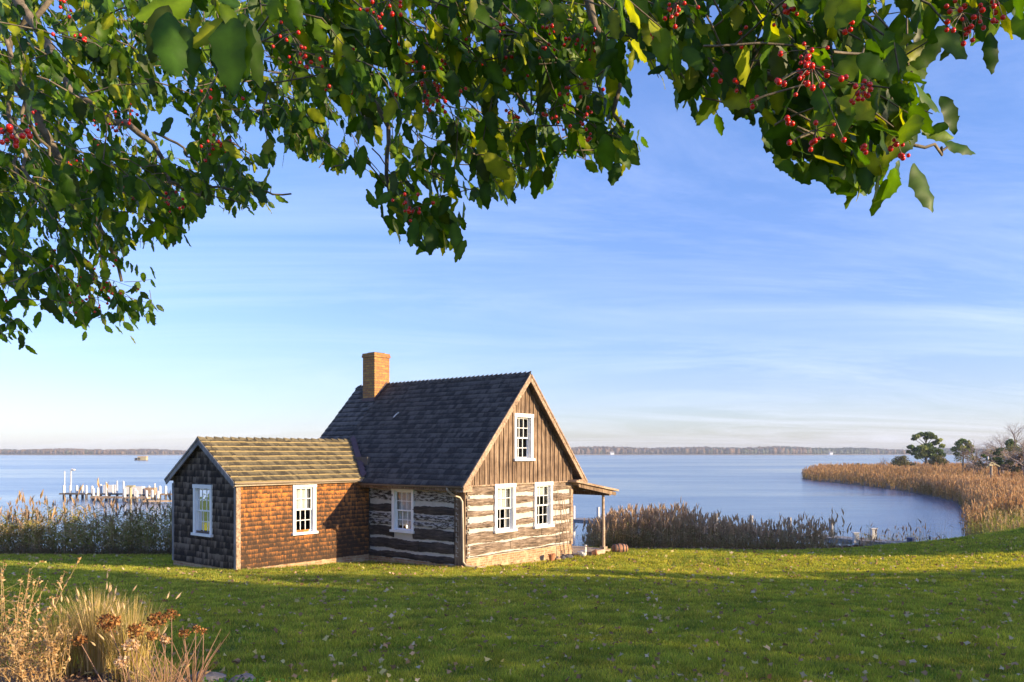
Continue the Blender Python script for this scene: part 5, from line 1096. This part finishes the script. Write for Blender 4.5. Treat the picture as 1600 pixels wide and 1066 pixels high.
# ------------------------------------------------------------------ air
mb=MB(); mb.box(-3100,3100,-260,2450,-2.5,26); m=bpy.data.materials.new('haze_air'); m.use_nodes=True; m.node_tree.nodes.clear()
g=NT(m.node_tree); pv=g.n('ShaderNodeVolumePrincipled'); pv.inputs['Color'].default_value=(.78,.87,1,1); pv.inputs['Density'].default_value=.0002; pv.inputs['Anisotropy'].default_value=.0
ou=g.n('ShaderNodeOutputMaterial'); g.l(pv.outputs[0],ou.inputs['Volume']); tag(mb.build('haze',m),kind='stuff')

# ------------------------------------------------------------------ light, sky, camera
sun=bpy.data.lights.new('sun','SUN'); sun.energy=5.0; sun.angle=R(.5); sun.color=(1,.78,.48); so=bpy.data.objects.new('sun',sun); COL.objects.link(so)
so.rotation_euler=(-SUN).to_track_quat('-Z','Y').to_euler(); so.location=(30,-20,30)
w=bpy.data.worlds.new('World'); scene.world=w; w.use_nodes=True; nt=w.node_tree; g=NT(nt); bg=nt.nodes['Background']
sky=g.n('ShaderNodeTexSky',sky_type='NISHITA',sun_disc=False); sky.sun_elevation=EL; sky.sun_rotation=math.atan2(SUN_H.x,SUN_H.y); sky.air_density=1.0; sky.dust_density=.6; sky.ozone_density=2.5
tc=g.n('ShaderNodeTexCoord'); sp=g.n('ShaderNodeSeparateXYZ'); g.l(tc.outputs['Generated'],sp.inputs[0])
zz=g.math('ADD',g.math('MAXIMUM',sp.outputs[2],0),.12); cx=g.math('DIVIDE',sp.outputs[0],zz); cy=g.math('DIVIDE',sp.outputs[1],zz); cb=g.n('ShaderNodeCombineXYZ'); g.l(cx,cb.inputs[0]); g.l(cy,cb.inputs[1])
mp=g.n('ShaderNodeMapping'); mp.inputs['Scale'].default_value=(.45,1.3,1); mp.inputs['Rotation'].default_value=(0,0,R(-14)); g.l(cb.outputs[0],mp.inputs[0])
n1=g.noise(mp.outputs[0],.75,7,.7,1.2); mp2=g.n('ShaderNodeMapping'); mp2.inputs['Scale'].default_value=(.15,.5,1); mp2.inputs['Location'].default_value=(3,1,0); g.l(cb.outputs[0],mp2.inputs[0]); n2=g.noise(mp2.outputs[0],1,3,.5)
f=g.math('MULTIPLY',g.ramp(n1,[(.42,(0,0,0)),(.78,(1,1,1))]),g.ramp(n2,[(.38,(0,0,0)),(.66,(1,1,1))])); f=g.math('MULTIPLY',f,.42,True)
tinted=g.mix(1.0,sky.outputs[0],g.ramp(sp.outputs[2],[(0,(.83,.85,1.2)),(.09,(.80,.79,1.1)),(.2,(.81,.83,1.18)),(.36,(.86,.94,1.3)),(.6,(.85,1.0,1.5))]),'MULTIPLY')
c=g.mix(f,tinted,(6.3,6.5,8.2)); g.l(c,bg.inputs[0]); bg.inputs[1].default_value=.122
cam=bpy.data.cameras.new('camera'); co=bpy.data.objects.new('camera',cam); COL.objects.link(co); co.location=(0,0,CZ); co.rotation_euler=(R(90),0,0)
cam.sensor_width=36; cam.lens=F/1600*36; cam.shift_y=(HY-533)/1600; cam.clip_start=.05; cam.clip_end=8000
scene.camera=co
scene.view_settings.view_transform='Standard'; scene.view_settings.look='None'; scene.view_settings.exposure=1.0; scene.view_settings.gamma=1
scene.cycles.max_bounces=8; scene.cycles.transparent_max_bounces=12; scene.cycles.use_denoising=True
